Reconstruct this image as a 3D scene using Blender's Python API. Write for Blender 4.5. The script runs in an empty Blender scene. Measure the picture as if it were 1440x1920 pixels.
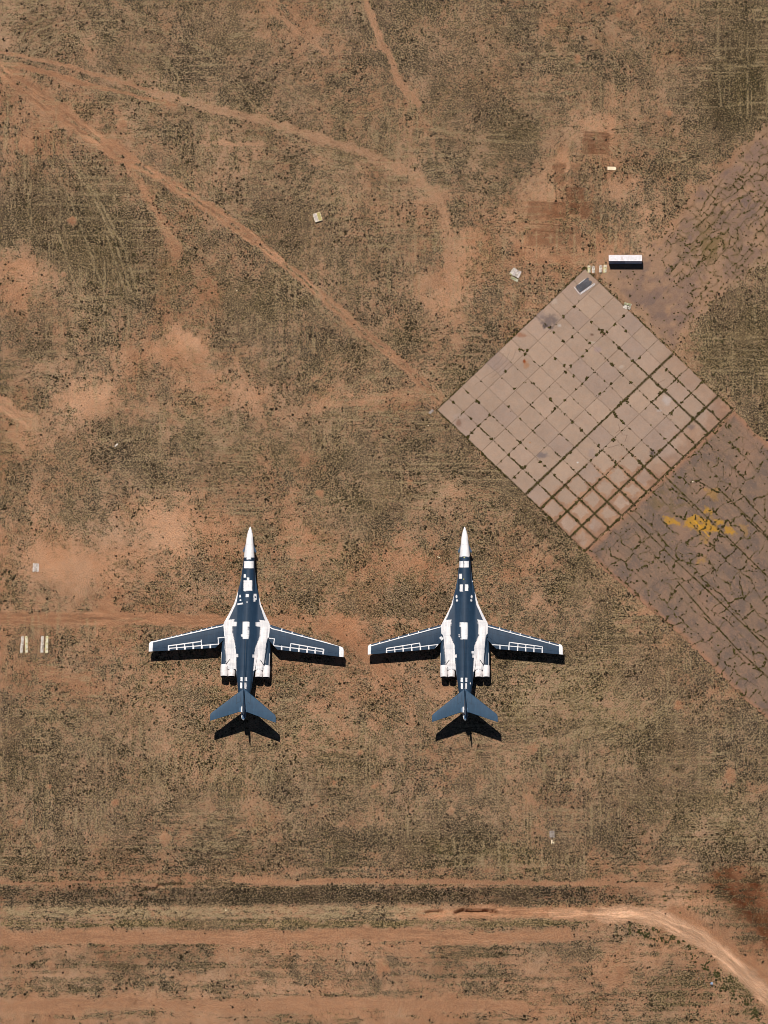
import bpy, math, random
import numpy as np
from mathutils import Vector, Matrix

# ------------------------------------------------------------------ camera, light
S = 0.12                      # metres of ground per photo pixel
TILT = math.radians(15.0)     # the camera looks down from slightly south
DIST = 2000.0
CT, ST = math.cos(TILT), math.sin(TILT)
scn = bpy.context.scene
COL = scn.collection
cam_d = bpy.data.cameras.new("camera")
cam = bpy.data.objects.new("camera", cam_d)
COL.objects.link(cam)
cam.location = (0, -DIST * ST, DIST * CT)
cam.rotation_euler = (TILT, 0, 0)
cam_d.sensor_fit = 'VERTICAL'
cam_d.sensor_height = 24.0
cam_d.lens = 24.0 * DIST / (1920 * S)
cam_d.clip_start = 10.0
cam_d.clip_end = 20000.0
scn.camera = cam

SUN = Vector((-0.168, 0.59, 1.0)).normalized()
elev = math.asin(SUN.z)
azim = math.atan2(SUN.x, SUN.y)
world = bpy.data.worlds.new("World")
scn.world = world
world.use_nodes = True
wn = world.node_tree.nodes
sky = wn.new("ShaderNodeTexSky")
sky.sky_type = 'NISHITA'
sky.sun_disc = False
sky.sun_elevation = elev
sky.sun_rotation = azim
sky.altitude = 2500.0
sky.air_density = 0.7
sky.dust_density = 0.2
world.node_tree.links.new(sky.outputs[0], wn["Background"].inputs[0])
wn["Background"].inputs[1].default_value = 0.05
sl = bpy.data.lights.new("sun", 'SUN')
sl.energy = 5.0
sl.angle = math.radians(0.5)
sl.color = (1.0, 0.95, 0.89)
so = bpy.data.objects.new("sun", sl)
COL.objects.link(so)
so.rotation_euler = (-SUN).to_track_quat('-Z', 'Y').to_euler()
scn.view_settings.view_transform = 'Standard'
scn.view_settings.look = 'None'
scn.view_settings.exposure = 0.0
scn.view_settings.gamma = 1.0
scn.cycles.filter_width = 0.8

# ------------------------------------------------------------------ plan <-> ground
CAMY, CAMZ = -DIST * ST, DIST * CT
def W(px, py, z=0.0):
    """where the plan point (px, py) lies at height z"""
    px = np.asarray(px, float); py = np.asarray(py, float)
    a = (px - 720) * S; b = (960 - py) * S
    dx = a; dy = b * CT + DIST * ST; dz = b * ST - DIST * CT
    t = (z - CAMZ) / dz
    return dx * t, CAMY + dy * t
def PROJ(x, y, z=0.0):
    ry = y - CAMY; rz = z - CAMZ
    depth = ry * ST - rz * CT
    up = ry * CT + rz * ST
    return 720 + x * DIST / depth / S, 960 - up * DIST / depth / S
def P3(px, py, z=0.0):
    x, y = W(px, py, z)
    return Vector((float(x), float(y), z))

rng = np.random.default_rng(7)
random.seed(7)

# ------------------------------------------------------------------ numpy noise
def _h(ix, iy, seed):
    n = (ix.astype(np.int64) * 374761393 + iy.astype(np.int64) * 668265263 + seed * 1442695041) & 0xFFFFFFFF
    n = ((n ^ (n >> 13)) * 1274126177) & 0xFFFFFFFF
    n = (n ^ (n >> 16)) & 0xFFFFFFFF
    return (n & 0xFFFFFF).astype(np.float32) / float(0xFFFFFF)
def vnoise(x, y, seed):
    ix = np.floor(x); iy = np.floor(y)
    fx = (x - ix).astype(np.float32); fy = (y - iy).astype(np.float32)
    fx = fx * fx * (3 - 2 * fx); fy = fy * fy * (3 - 2 * fy)
    a = _h(ix, iy, seed); b = _h(ix + 1, iy, seed); c = _h(ix, iy + 1, seed); d = _h(ix + 1, iy + 1, seed)
    return (a + (b - a) * fx) * (1 - fy) + (c + (d - c) * fx) * fy
def fbm(x, y, scale, seed, octv=4, rough=0.55):
    s = 0; a = 1.0; t = 0
    x = x / scale; y = y / scale
    for o in range(octv):
        s = s + a * vnoise(x + o * 17.3, y - o * 9.1, seed + o * 13); t += a
        a *= rough; x = x * 2.03; y = y * 2.03
    return s / t
def sst(a, b, x):
    t = np.clip((x - a) / (b - a), 0, 1)
    return t * t * (3 - 2 * t)
def lin(c):
    c = np.array(c, float) / 255.0
    return np.where(c <= 0.04045, c / 12.92, ((c + 0.055) / 1.055) ** 2.4)

# ------------------------------------------------------------------ ground maps, in plan units
VEG = """556776665467777765555558
456767776547777676555677
344567767655566675566667
446455555555676666466777
344446655666577664355777
677655556765576655565555
887665557766456544445555
888865556766554433445555
448786566666435555444555
447776477766743550005567
577654667666743600000078
677654567656545600000078
574355545444456600000057
244466665455667700000057
446787777777777760033333
657767656677755670033333
646674437767776576033333
543456655566567755633333
653445545666755567755333
554555664555556556776333
566655664554456666777633
455555555554555565677763
655555556655666666766777
766665556666666556667766
687766656666776665677776
677777665666787666677766
677776777778888768876667
666566776666666555554545
777777777777743333333345
333333333333444445564323
665666655666656656656632
333465453444444444444444""".split()
RED = """333444445543444456666653
344444454454344466655642
555444444455555566655542
666554444456665556655443
786554444455543436755444
776555554445554457766655
233575554445556678765555
222365444445566788765555
763247443445567677755542
764437644445577675555543
654457643445555555555533
545578664455554355555533
646667565666655455555543
766334444445433355555544
765444675543333345555555
574444666543445545555555
564455776665545445555555
877666575667665775555555
766676556677665554555555
888888887776667654455555
766666666777666643345555
777555566677655433455555
555555666665555534444445
444445565555555554444444
334445554444445554443346
444455555444434455443333
444555566554443375544434
777666666666666566666678
544444444444557777777777
777777777777766655567788
655555556665555555666688
777665556777777777765667""".split()
def grid_of(t):
    g = np.array([[int(c) for c in r[:24].ljust(24, r[-1])] for r in t], float) / 9.0
    return g
VG, RG = grid_of(VEG), grid_of(RED)
def gsample(g, px, py):
    h, w = g.shape
    x = np.clip(px / 60.0 - 0.5, 0, w - 1.001); y = np.clip(py / 60.0 - 0.5, 0, h - 1.001)
    ix = x.astype(int); iy = y.astype(int); fx = x - ix; fy = y - iy
    fx = fx * fx * (3 - 2 * fx); fy = fy * fy * (3 - 2 * fy)
    return (g[iy, ix] * (1 - fx) + g[iy, ix + 1] * fx) * (1 - fy) + (g[iy + 1, ix] * (1 - fx) + g[iy + 1, ix + 1] * fx) * fy

def poly_dist(px, py, pts):
    """distance to polyline, position along it (0..1)"""
    best = np.full(px.shape, 1e9, np.float32); tt = np.zeros(px.shape, np.float32)
    n = len(pts) - 1
    L = [math.dist(pts[i], pts[i + 1]) for i in range(n)]; tot = sum(L); acc = 0
    for i in range(n):
        (x0, y0), (x1, y1) = pts[i][:2], pts[i + 1][:2]
        dx, dy = x1 - x0, y1 - y0
        t = np.clip(((px - x0) * dx + (py - y0) * dy) / (dx * dx + dy * dy + 1e-9), 0, 1)
        d = np.hypot(px - x0 - t * dx, py - y0 - t * dy)
        m = d < best
        best = np.where(m, d, best); tt = np.where(m, (acc + t * L[i]) / tot, tt)
        acc += L[i]
    return best, tt
def bbox_mask(px, py, pts, pad):
    xs = [p[0] for p in pts]; ys = [p[1] for p in pts]
    return (px > min(xs) - pad) & (px < max(xs) + pad) & (py > min(ys) - pad) & (py < max(ys) + pad)
def inside(px, py, poly):
    r = np.zeros(px.shape, bool); n = len(poly)
    for i in range(n):
        x0, y0 = poly[i]; x1, y1 = poly[(i + 1) % n]
        if y0 == y1: continue
        c = ((y0 > py) != (y1 > py)) & (px < (x1 - x0) * (py - y0) / (y1 - y0) + x0)
        r ^= c
    return r
def sdf(px, py, poly):
    d, _ = poly_dist(px, py, list(poly) + [poly[0]])
    return np.where(inside(px, py, poly), -d, d)

# worn tracks: points, half width, how bare, redness, paleness, twin ruts
TRACKS = [
 ([(-200,-40),(-30,105),(0,128),(50,165),(100,200),(167,250),(240,300)], 15, .95, .70, .35, 1),
 ([(240,300),(333,352),(410,402),(480,452)], 10, .88, .66, .32, 1),
 ([(480,452),(560,515),(600,553),(700,640),(760,687),(824,750)], 8.5, .80, .60, .35, 1),
 ([(-200,60),(0,97),(60,109),(150,130),(250,160),(330,185)], 3.2, .9, .62, .45, 0),
 ([(-200,85),(0,115),(80,135),(160,158),(230,172),(330,200)], 4, .95, .72, .3, 0),
 ([(280,172),(367,197),(480,222),(563,247),(663,280),(747,312)], 8, .64, .28, .40, 0),
 ([(747,312),(790,335),(813,365),(833,400),(840,467),(848,540)], 11, .42, .35, .40, 0),
 ([(670,-80),(687,0),(700,40),(713,77),(737,117),(747,153),(785,195)], 7.5, .72, .50, .42, 0),
 ([(785,195),(800,240),(820,290),(850,330),(880,380)], 7, .25, .4, .20, 0),
 ([(240,310),(283,377),(310,427),(335,475)], 10, .50, .74, .35, 0),
 ([(-300,1157),(0,1158),(200,1159),(430,1163)], 11, .92, .78, .3, 2),
 ([(430,1163),(600,1165),(650,1200),(720,1260)], 10, .42, .72, .2, 0),
 ([(440,1653),(700,1652),(1000,1655),(1240,1660)], 4.5, .8, .6, .25, 0),
 ([(-300,1655),(0,1655),(240,1652)], 3, .7, .6, .2, 0),
 ([(790,1712),(900,1712),(1000,1709),(1140,1710)], 10, .75, .76, .35, 2),
 ([(1270,1718),(1330,1755),(1400,1815),(1520,1940)], 22, .7, .78, .25, 0),
 ([(1040,1711),(1110,1711),(1180,1713)], 12, .85, .5, .7, 2),
 ([(1130,1712),(1180,1712),(1235,1722),(1310,1757),(1370,1802),(1440,1868),(1600,2040)], 15, 1.0, .30, 1.0, 2),
 ([(-300,1757),(0,1757),(300,1757),(480,1756),(700,1750),(880,1758),(1060,1752)], 13, .8, .66, .28, 0),
 ([(-200,740),(0,752),(30,775),(60,790)], 14, .85, .55, .6, 2),
 ([(-60,1235),(30,1235),(120,1270),(230,1300)], 14, .3, .72, .2, 0),
 ([(590,766),(680,752),(740,735),(790,730)], 8, .34, .55, .45, 0),
 ([(505,15),(560,60),(610,95)], 6, .45, .5, .4, 0),
 ([(380,268),(440,270),(490,268)], 4, .5, .5, .6, 0),
 ([(-200,1884),(0,1886),(250,1882),(500,1884),(800,1884),(980,1888)], 13, .6, .66, .3, 0),
]
# soft spots: x, y, rx, ry, angle, d_cover, d_red, d_pale, d_green
BLOBS = [
 (60,505,75,38,10,-.45,.1,.5,0),(150,760,55,35,-25,-.40,.0,.6,0),(195,728,30,14,20,-.3,0,.5,0),(290,660,60,22,-10,-.35,.25,.15,0),
 (350,640,30,14,25,-.5,.0,.6,0),(60,820,50,25,20,-.2,.1,.3,0),(330,975,70,50,20,-.25,.1,.35,0),(120,1040,90,45,10,-.3,.15,.4,0),
 (200,1090,60,30,0,-.25,.1,.3,0),(80,960,22,25,20,-.35,.1,.4,0),(65,1060,60,30,0,-.15,.1,.2,0),
 (470,730,60,20,25,-.35,.1,.35,0),(395,690,40,25,30,-.3,.2,.1,0),(505,675,26,14,-20,-.3,.0,.35,0),(690,745,80,14,-10,-.3,.05,.3,0),
 (310,520,25,90,10,-.15,.3,.0,0),(400,560,25,70,0,-.15,.28,0,0),(470,560,60,45,20,.25,-.1,-.05,.15),(640,680,90,40,0,.12,-.1,0,.1),
 (420,760,80,22,-25,-.2,.15,.1,0),(850,560,35,75,0,-.3,.05,.25,0),(870,470,30,50,0,-.25,.05,.2,0),(820,395,25,40,0,-.2,0,.15,0),
 (880,165,60,40,30,.12,.05,0,0),(1010,250,60,30,0,.2,-.3,-.1,.2),(950,260,70,50,30,.2,-.25,-.1,.2),
 (1120,240,60,30,0,-.25,.05,.35,0),(1080,300,55,25,0,-.2,.1,.2,0),(1030,350,50,35,0,-.25,.05,.3,0),(1010,470,80,45,15,-.2,.08,.25,0),
 (1170,345,28,24,0,-.55,.1,.45,0),(1200,398,12,14,0,-.5,.1,.4,0),(1195,320,60,35,0,.2,0,-.1,0),(1150,375,50,22,0,.22,-.1,-.1,0),
 (1405,110,50,120,0,.3,-.35,-.28,.35),(1357,140,12,130,0,.3,0,-.2,0),(1400,190,60,50,0,.2,-.2,-.1,.2),(1310,230,60,50,0,.12,-.15,-.05,.15),
 (60,400,110,70,0,.2,-.3,-.1,.15),(230,500,60,60,0,.2,-.25,-.15,.2),(180,450,60,60,0,.15,-.25,-.1,.3),(340,530,50,55,0,.1,-.1,0,.25),
 (260,145,35,12,10,.1,-.1,0,.3),(110,128,12,5,15,.3,-.3,0,.6),(320,185,50,8,15,.1,-.3,0,.45),(350,205,60,14,8,.1,-.2,-.1,.35),
 (60,650,60,40,0,.2,-.2,-.1,0),(230,810,70,35,10,.25,-.2,-.1,.25),(400,830,120,50,0,.15,-.2,-.05,.1),(750,830,140,60,0,.15,-.1,-.05,.05),
 (550,850,140,40,0,.1,-.1,0,.2),(880,880,90,30,30,.2,-.05,-.1,0),(1000,960,60,25,45,.3,-.2,-.1,.1),(700,940,90,25,0,0,-.2,.1,.35),
 (850,915,30,14,0,-.3,.2,.2,0),(830,900,25,22,0,-.25,.2,.1,0),(560,940,60,30,40,-.15,.3,.05,0),(600,880,40,35,0,-.1,.3,0,0),
 (730,1060,110,60,0,-.1,.2,.0,0),(620,1060,90,90,0,.0,-.05,.12,.2),(480,1000,20,14,0,.4,-.3,-.1,0),(975,1050,50,30,0,-.15,.2,.1,0),
 (985,1130,16,18,0,-.5,.1,.35,0),(745,1165,40,8,0,-.4,.1,.3,0),(590,1160,40,20,0,-.3,.2,.2,0),(650,1190,14,30,-40,-.3,.3,.1,0),
 (1055,1110,50,30,0,.25,-.3,-.1,.35),(1080,1040,40,30,30,.25,-.2,-.1,.2),(1160,1115,45,10,25,-.3,.25,.2,0),(1190,1155,30,7,0,-.4,.2,.2,0),
 (1070,1300,110,80,-20,-.05,-.25,.1,.45),(1180,1350,50,30,0,0,-.2,.15,.2),(1270,1280,70,50,0,.15,-.05,-.05,0),(1230,1400,60,40,0,.2,-.15,-.15,.2),
 (620,1400,140,70,0,-.05,-.1,.12,.3),(420,1430,120,60,0,0,-.1,.08,.2),(250,1345,100,60,30,-.05,-.05,.12,.2),(400,1270,90,40,0,-.1,.15,.1,.1),
 (60,1430,60,40,0,.25,-.1,-.1,0),(20,1370,25,80,0,.1,0,-.1,0),(520,1540,60,20,0,-.15,.2,.05,0),(700,1600,160,25,0,.15,-.1,-.15,.1),
 (820,1570,60,30,0,.2,-.2,-.1,.05),(150,1610,160,25,0,.15,0,-.1,0),(400,1600,100,25,0,.15,0,-.1,0),(940,1615,90,18,0,.05,-.35,.1,.55),
 (820,1590,40,14,0,0,-.3,.1,.5),(1120,1570,80,30,0,.2,-.05,-.12,0),(1150,1610,60,18,0,-.15,.15,.1,0),(1250,1640,60,18,0,-.25,.2,.2,0),
 (1350,1560,70,35,0,.1,-.3,.1,.35),(1310,1500,90,20,0,.1,-.2,-.05,.3),(1010,1556,18,16,0,-.6,.3,.2,0),
 (1300,1690,90,22,15,-.15,.1,.25,.1),(1405,1700,34,80,-38,.2,.05,-.28,0),(1376,1658,18,34,-30,.1,.05,-.32,0),(1425,1735,26,60,-38,.1,.05,-.28,0),
 (1270,1840,70,28,0,.3,-.3,-.15,.35),(1260,1880,60,18,0,.2,-.3,-.1,.4),(1250,1750,80,16,20,.1,-.25,.05,.5),(1350,1810,25,40,-35,.1,-.3,0,.4),
 (1395,1850,14,35,-35,.3,-.4,-.1,.7),(1200,1790,60,30,0,-.25,.1,.2,0),(1130,1830,60,30,0,-.05,.1,.1,0),(1060,1770,120,25,0,.15,-.2,-.1,0),
 (130,1795,150,14,0,.15,-.2,-.15,0),(330,1805,120,18,0,.15,-.2,-.15,.05),(760,1830,160,22,0,.1,-.1,-.08,0),(670,1840,60,25,0,.15,-.1,-.1,0),
 (690,1225,16,40,-35,-.45,.4,.15,0),(655,1175,40,16,10,-.35,.35,.15,0),(590,1185,45,14,0,-.3,.3,.1,0),(560,1000,70,35,35,-.3,.3,.15,0),(300,1010,80,50,15,-.25,.1,.3,0),(400,1010,60,40,0,-.2,.15,.15,0),(130,700,120,40,10,-.25,.1,.3,0),(760,1060,60,50,0,-.2,.25,.1,0),
 (1340,660,110,60,0,.3,-.25,-.1,.4),(1410,760,40,60,0,.2,-.1,-.05,.1),(1420,600,50,50,0,.2,-.2,-.1,.3),(1230,420,60,50,0,-.1,0,.1,0),
 (930,480,50,40,0,.05,.1,0,0),(880,690,50,30,-30,.2,-.15,-.1,.1),(1400,820,30,14,40,.2,-.2,-.1,.2),(1420,1360,40,30,0,.1,-.1,0,0),
]
MOUNDS = [(230,233,11,.7),(50,277,15,.6),(1272,1322,14,.9),(1368,1455,16,.7),(310,1575,12,.6),(718,1813,15,.8),(912,1770,9,.5),(92,1476,7,.8),
 (215,1505,7,.8),(72,1585,7,.7),(38,1543,6,.7),(1030,1050,8,.5),(240,770,6,.7),(885,1320,5,.7),(845,1522,8,.4),(955,1650,6,.6),(770,905,6,.9),
 (95,1808,10,.6),(245,1875,12,.6),(1000,1402,12,.6),(992,1500,12,.5),(135,415,10,.8),(120,515,6,.5),(1160,27,5,.9),(1255,212,7,.8),
 (840,1452,4,.9),(675,1412,6,.9),(700,1475,5,.8),(593,1510,4,.95),(625,1470,7,.8),(910,630,5,.6),(600,925,9,.8),(1083,110,9,.8)]
# mown / wheel-pressed straw lines: points, half width, strength
LINES = [
 ([(-20,60),(10,35),(40,12),(80,-5)],1.2,.8),([(5,62),(35,32),(70,10),(110,-8)],1.2,.8),([(20,40),(60,8)],1.0,.5),
 ([(33,78),(50,52),(85,33),(115,27)],1.4,.9),([(50,82),(70,58),(105,45),(160,38),(230,39),(300,58),(360,85),(410,112)],1.3,.8),
 ([(62,30),(130,5),(200,12),(280,45),(340,70),(400,105)],1.2,.6),([(225,10),(290,38),(350,62),(420,100)],1.1,.55),
 ([(480,145),(560,180),(620,210),(700,250)],1.2,.6),([(500,135),(570,165),(650,215),(760,280)],1.1,.5),
 ([(120,290),(170,360),(215,450),(250,560)],1.5,.9),([(135,300),(183,370),(228,455),(262,560)],1.5,.9),([(80,280),(130,370),(165,460),(200,560)],1.3,.6),
 ([(95,400),(120,470),(150,560)],1.3,.6),([(200,440),(240,560)],1.2,.6),([(250,520),(275,600)],1.2,.5),
 ([(800,230),(850,255),(900,262),(960,264)],1.2,.7),([(790,222),(840,248),(900,252),(960,253)],1.1,.7),([(900,265),(1000,268)],1,.5),
 ([(960,1085),(1060,1080)],1.2,.5),([(980,1094),(1070,1092)],1.2,.5),([(960,1330),(1010,1290),(1060,1260),(1085,1250)],1.3,.6),
 ([(960,1350),(1010,1310),(1075,1270)],1.3,.6),([(970,1380),(1030,1330),(1100,1290)],1.3,.55),([(955,1300),(1010,1270),(1060,1248)],1.2,.5),
 ([(640,600),(660,625),(720,670)],1.1,.5),([(500,480),(560,540),(640,610),(700,665)],1.2,.6),([(490,485),(560,555),(630,615)],1.1,.5),
 ([(1230,300),(1260,330),(1290,385)],1.1,.5),([(1300,255),(1318,330)],1.1,.5),([(1270,270),(1300,330)],1.1,.5),([(1340,250),(1322,330)],1.0,.4),
 ([(0,905),(60,930),(110,980)],1.2,.4),([(60,1320),(160,1390),(250,1440)],1.2,.5),([(100,1300),(190,1370),(280,1440)],1.1,.45),
 ([(220,880),(280,930),(330,960)],1.1,.4),([(1370,125),(1440,123)],1.1,.7),([(1360,122),(1350,124)],1,.4),([(1240,198),(1340,200),(1440,192)],1.1,.6),
 ([(0,1585),(200,1588),(480,1588)],1.2,.5),([(480,1588),(700,1596)],1.2,.4),([(560,930),(760,940)],1.2,.4),([(720,1180),(690,1230)],1.2,.4),
 ([(1302,1560),(1330,1548),(1370,1545),(1400,1555),(1418,1570),(1400,1578),(1360,1575)],1.2,.7),([(1320,1545),(1350,1530),(1390,1540),(1425,1560),(1435,1580)],1.1,.5),
 ([(1180,1495),(1300,1490),(1440,1500)],1.0,.4),([(1000,20),(1005,160)],1.2,.3),([(1100,0),(1108,160)],1.2,.35),([(1347,0),(1345,130),(1352,200)],1.5,.5),
 ([(1200,1420),(1440,1424)],1.2,.5),([(1000,1430),(1200,1452)],1.1,.4),([(400,1385),(240,1400)],1.1,.3),([(820,1605),(990,1602)],1.6,.6),([(850,1624),(1100,1622)],1.6,.5),
]
_r = random.Random(5)
for (cx_, cy_, r0, r1, a0, a1, n_) in [(170,190,110,200,200,330,9),(1010,1180,90,330,20,75,16),(640,1500,60,260,150,230,10),(700,60,200,420,60,130,9),(1362,1562,18,70,0,300,6),
        (520,300,120,330,100,200,8),(1250,200,60,200,60,150,9),(120,1560,60,260,290,360,8),(900,1000,80,260,200,300,8),(1150,1500,80,300,180,260,9),(250,900,60,220,230,320,9),(420,1500,40,200,20,120,7),(760,880,60,240,180,330,8)]:
    for _ in range(n_):
        R_ = _r.uniform(r0, r1); b0 = _r.uniform(a0, a1); b1 = b0 + _r.uniform(15, 45); ox_, oy_ = _r.uniform(-12, 12), _r.uniform(-12, 12)
        for dd in (0, 7):
            LINES.append(([(cx_ + ox_ + (R_ + dd) * math.cos(math.radians(b0 + (b1 - b0) * k / 7)), cy_ + oy_ + (R_ + dd) * .8 * math.sin(math.radians(b0 + (b1 - b0) * k / 7))) for k in range(8)], 1.15, _r.uniform(.35, .75)))
# scraped brown plots beside the old apron: x0,y0,x1,y1,strength
PLOTS = [(1092,246,1142,288,.8),(1038,308,1060,346,.75),(1068,306,1088,344,.6),(1062,350,1098,376,.95),(1103,348,1116,372,.5),(1066,379,1086,402,1.1),
 (1088,376,1128,412,.8),(990,378,1062,410,.6),(990,424,1090,462,.45),(1040,424,1086,440,.6)]
def seg(a, b, w, s): return ([a, b], w, s)
PLINES = [([(1098,247),(1141,251)],.9),([(1096,254),(1140,257)],.8),([(1096,262),(1138,265)],.9),([(1095,271),(1140,273)],.9),([(1095,279),(1136,281)],.9),
 ([(1096,287),(1134,288)],1),([(990,379),(1060,381)],.5),([(1000,420),(1060,423)],.9),([(1000,432),(1080,437)],.5),([(1062,380),(1128,375)],-.6),([(1063,380),(1063,400)],-.6)]
SCARPS = [([(794,1711),(800,1706),(815,1705),(832,1704)],1.1),([(850,1709),(856,1706),(862,1704),(869,1702),(875,1704),(890,1703),(905,1704),(925,1704),(935,1708)],1.5),
 ([(268,1667),(274,1664),(282,1667),(290,1665),(296,1658),(312,1655),(330,1655),(338,1653),(344,1658)],.7)]

def ground_fields(px, py):
    wx = (fbm(px, py, 46, 11, 4) - .5) * 46 + (fbm(px, py, 11, 15, 3) - .5) * 12
    wy = (fbm(px, py, 46, 12, 4) - .5) * 46 + (fbm(px, py, 11, 16, 3) - .5) * 12
    cov = gsample(VG, px + wx, py + wy) * 1.06 - 0.03
    red = gsample(RG, px + wx, py + wy)
    pale = np.full(px.shape, 0.32, np.float32); green = np.full(px.shape, 0.14, np.float32)
    # patchiness
    n1 = fbm(px, py, 60, 21, 5, .62); n2 = fbm(px, py, 22, 22, 5, .65); n3 = fbm(px, py, 80, 23, 4)
    n0 = fbm(px, py, 7, 27, 3, .6)
    cov = .55 + (cov - .5) * .72
    cov += (n1 - .5) * .85 + (n2 - .5) * 1.05 + (n0 - .5) * .85
    red += (fbm(px, py, 50, 24, 5, .6) - .5) * .9 - .2
    pale += (n3 - .5) * .6 + (fbm(px, py, 14, 25, 4) - .5) * .5
    green += (fbm(px, py, 70, 26, 4) - .5) * .5
    # ploughing and mowing streaks in both directions, patch by patch
    mh = sst(.45, .65, fbm(px, py, 130, 31, 3)); mv = sst(.45, .65, fbm(px, py, 130, 32, 3))
    low = sst(1570, 1640, py)
    sh = fbm(px / 26, py, 3.6, 33, 4, .7) - .5; sv = fbm(px, py / 26, 3.6, 34, 4, .7) - .5
    sh2 = fbm(px / 14, py, 9, 35, 3, .7) - .5
    streak = sh * (mh * .75 * (1 - low) + low * 1.1) + sv * mv * .7 * (1 - low) + sh2 * low * 1.0
    green += streak * .5
    cov += streak
    cov -= sst(1735, 1760, py) * .10
    for (x, y, rx, ry, a, dc, dr, dp, dg) in BLOBS:
        R = max(rx, ry) * 1.9 + 20
        m = (np.abs(px - x) < R) & (np.abs(py - y) < R)
        if not m.any(): continue
        ca, sa = math.cos(math.radians(a)), math.sin(math.radians(a))
        qx = (px[m] + wx[m] * 1.3 - x); qy = (py[m] + wy[m] * 1.3 - y)
        u = (qx * ca + qy * sa) / rx; v = (-qx * sa + qy * ca) / ry
        f = np.exp(-(u * u + v * v) ** .9 * .9)
        cov[m] += dc * f * (.75 if dc > 0 else .95); red[m] += dr * f; pale[m] += dp * f * (1.0 if dp > 0 else 2.2); green[m] += dg * f
    # straw lines
    straw = np.zeros(px.shape, np.float32)
    lw = (fbm(px, py, 30, 41, 3) - .5) * 4
    # wheel arcs left by turning machines
    for pts, w, s in LINES:
        m = bbox_mask(px, py, pts, 12)
        if not m.any(): continue
        d, t = poly_dist(px[m] + lw[m], py[m] + lw[m], pts)
        brk = sst(.3, .55, fbm(px[m], py[m], 9, 42, 3))
        straw[m] = np.maximum(straw[m], .75 * s * (1 - sst(w * .5, w * 1.7, d)) * (.3 + .7 * brk))
    # crossing mower lines on the dark old plots
    for (x0, y0, x1, y1, s_) in [(-900,-1200,2400,1640,.5),(60,290,330,600,.34),(1340,20,1440,220,.28),(600,400,720,480,.25),(830,1560,1010,1640,.5),(0,1290,110,1420,.35),(1060,1440,1440,1520,.35),(380,560,480,700,.2),(160,160,460,260,.3),(1180,1300,1440,1470,.35),(1300,620,1440,720,.4),(500,1400,720,1520,.3)]:
        m = (px > x0 - 20) & (px < x1 + 20) & (py > y0 - 20) & (py < y1 + 20)
        if not m.any(): continue
        X = px[m] + wx[m] * .5; Y = py[m] + wy[m] * .5
        big = (mh[m] if x0 < -500 else 1.0); bigv = (mv[m] if x0 < -500 else 1.0)
        g_ = sst(x0 - 15, x0 + 25, X) * (1 - sst(x1 - 25, x1 + 15, X)) * sst(y0 - 15, y0 + 25, Y) * (1 - sst(y1 - 25, y1 + 15, Y))
        lh = sst(.62, .86, vnoise(px[m] / 90, py[m] / 2.1, 47)) * sst(.3, .6, vnoise(px[m] / 16, py[m] / 4, 48))
        lv = sst(.66, .88, vnoise(px[m] / 2.1, py[m] / 90, 49)) * sst(.3, .6, vnoise(px[m] / 4, py[m] / 16, 50))
        straw[m] = np.maximum(straw[m], g_ * s_ * np.maximum(lh * big, lv * bigv))
        cov[m] += g_ * (.1 if x0 > -500 else 0)
    # belt of straw and green along the drain
    yy = py + (fbm(px, py, 60, 43, 3) - .5) * 8
    belt = sst(1695, 1702, yy) * (1 - sst(1716, 1724, yy)) * (1 - sst(760, 900, px))
    straw += belt * .55 * sst(.38, .62, fbm(px / 3, py, 4, 44, 3, .7)) ; cov -= belt * .15
    gb = sst(1722, 1727, yy) * (1 - sst(1734, 1740, yy)) * (1 - sst(1000, 1150, px)) * (.5 + .5 * sst(.3, .6, fbm(px / 4, py, 12, 45, 3)))
    green += gb * .9; cov += gb * .25; red -= gb * .35
    db = sst(1660, 1666, yy) * (1 - sst(1688, 1697, yy)) * (1 - sst(1000, 1240, px)) * (.35 + .65 * sst(250, 420, px))
    cov += db * .5; red -= db * .25; pale -= db * .25  # thicker growth; its colour also paints shade on the slope turned from the sun
    pb = sst(1865, 1880, yy) * (1 - sst(960, 1150, px)); cov -= pb * .12
    # bare tracks
    bare = np.zeros(px.shape, np.float32); rut = np.zeros(px.shape, np.float32)
    for pts, w, b, r, pl, twin in TRACKS:
        m = bbox_mask(px, py, pts, w * 2.2 + 26)
        if not m.any(): continue
        X = px[m]; Y = py[m]
        d, t = poly_dist(X + wx[m] * .16, Y + wy[m] * .16, pts)
        d0 = d
        d = d + (fbm(X, Y, 18, 51, 5, .7) - .5) * w * (1.7 if twin < 2 else .8)
        f = b * (1 - sst(w * .45, w * 1.35, d)) * (.72 + .5 * fbm(X, Y, 9, 54, 3, .6))
        # wear fades out at both ends of a stretch that stops in the field
        f = np.clip(f, 0, 1)
        if twin == 1:     # a grassy middle between the wheel paths
            mid = (1 - sst(w * .16, w * .36, d0))
            f = f * (1 - .9 * mid * sst(.36, .52, fbm(X, Y, 12, 52, 3)))
        bare[m] = np.maximum(bare[m], f)
        k = f > .02
        q = np.where(k, np.minimum(1, f * 1.3), 0)
        red[m] += (r - red[m]) * q; pale[m] += (pl - pale[m]) * q; green[m] *= 1 - .6 * q
        # long scuffed wheel lines following the track
        ln = vnoise(t * sum(math.dist(pts[i][:2], pts[i + 1][:2]) for i in range(len(pts) - 1)) / 45, d0 / 1.9 + wx[m] * .12, 53) * .6 + vnoise(t * sum(math.dist(pts[i][:2], pts[i + 1][:2]) for i in range(len(pts) - 1)) / 30, d0 / 4.2 + wx[m] * .1, 55) * .4
        rut[m] += q * (ln - .5) * 2.2 * (1.0 if twin else .5) * sst(0, .05, t) * (1 - sst(.96, 1, t))
    cov = cov * (1 - bare) - .25 * bare
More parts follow.
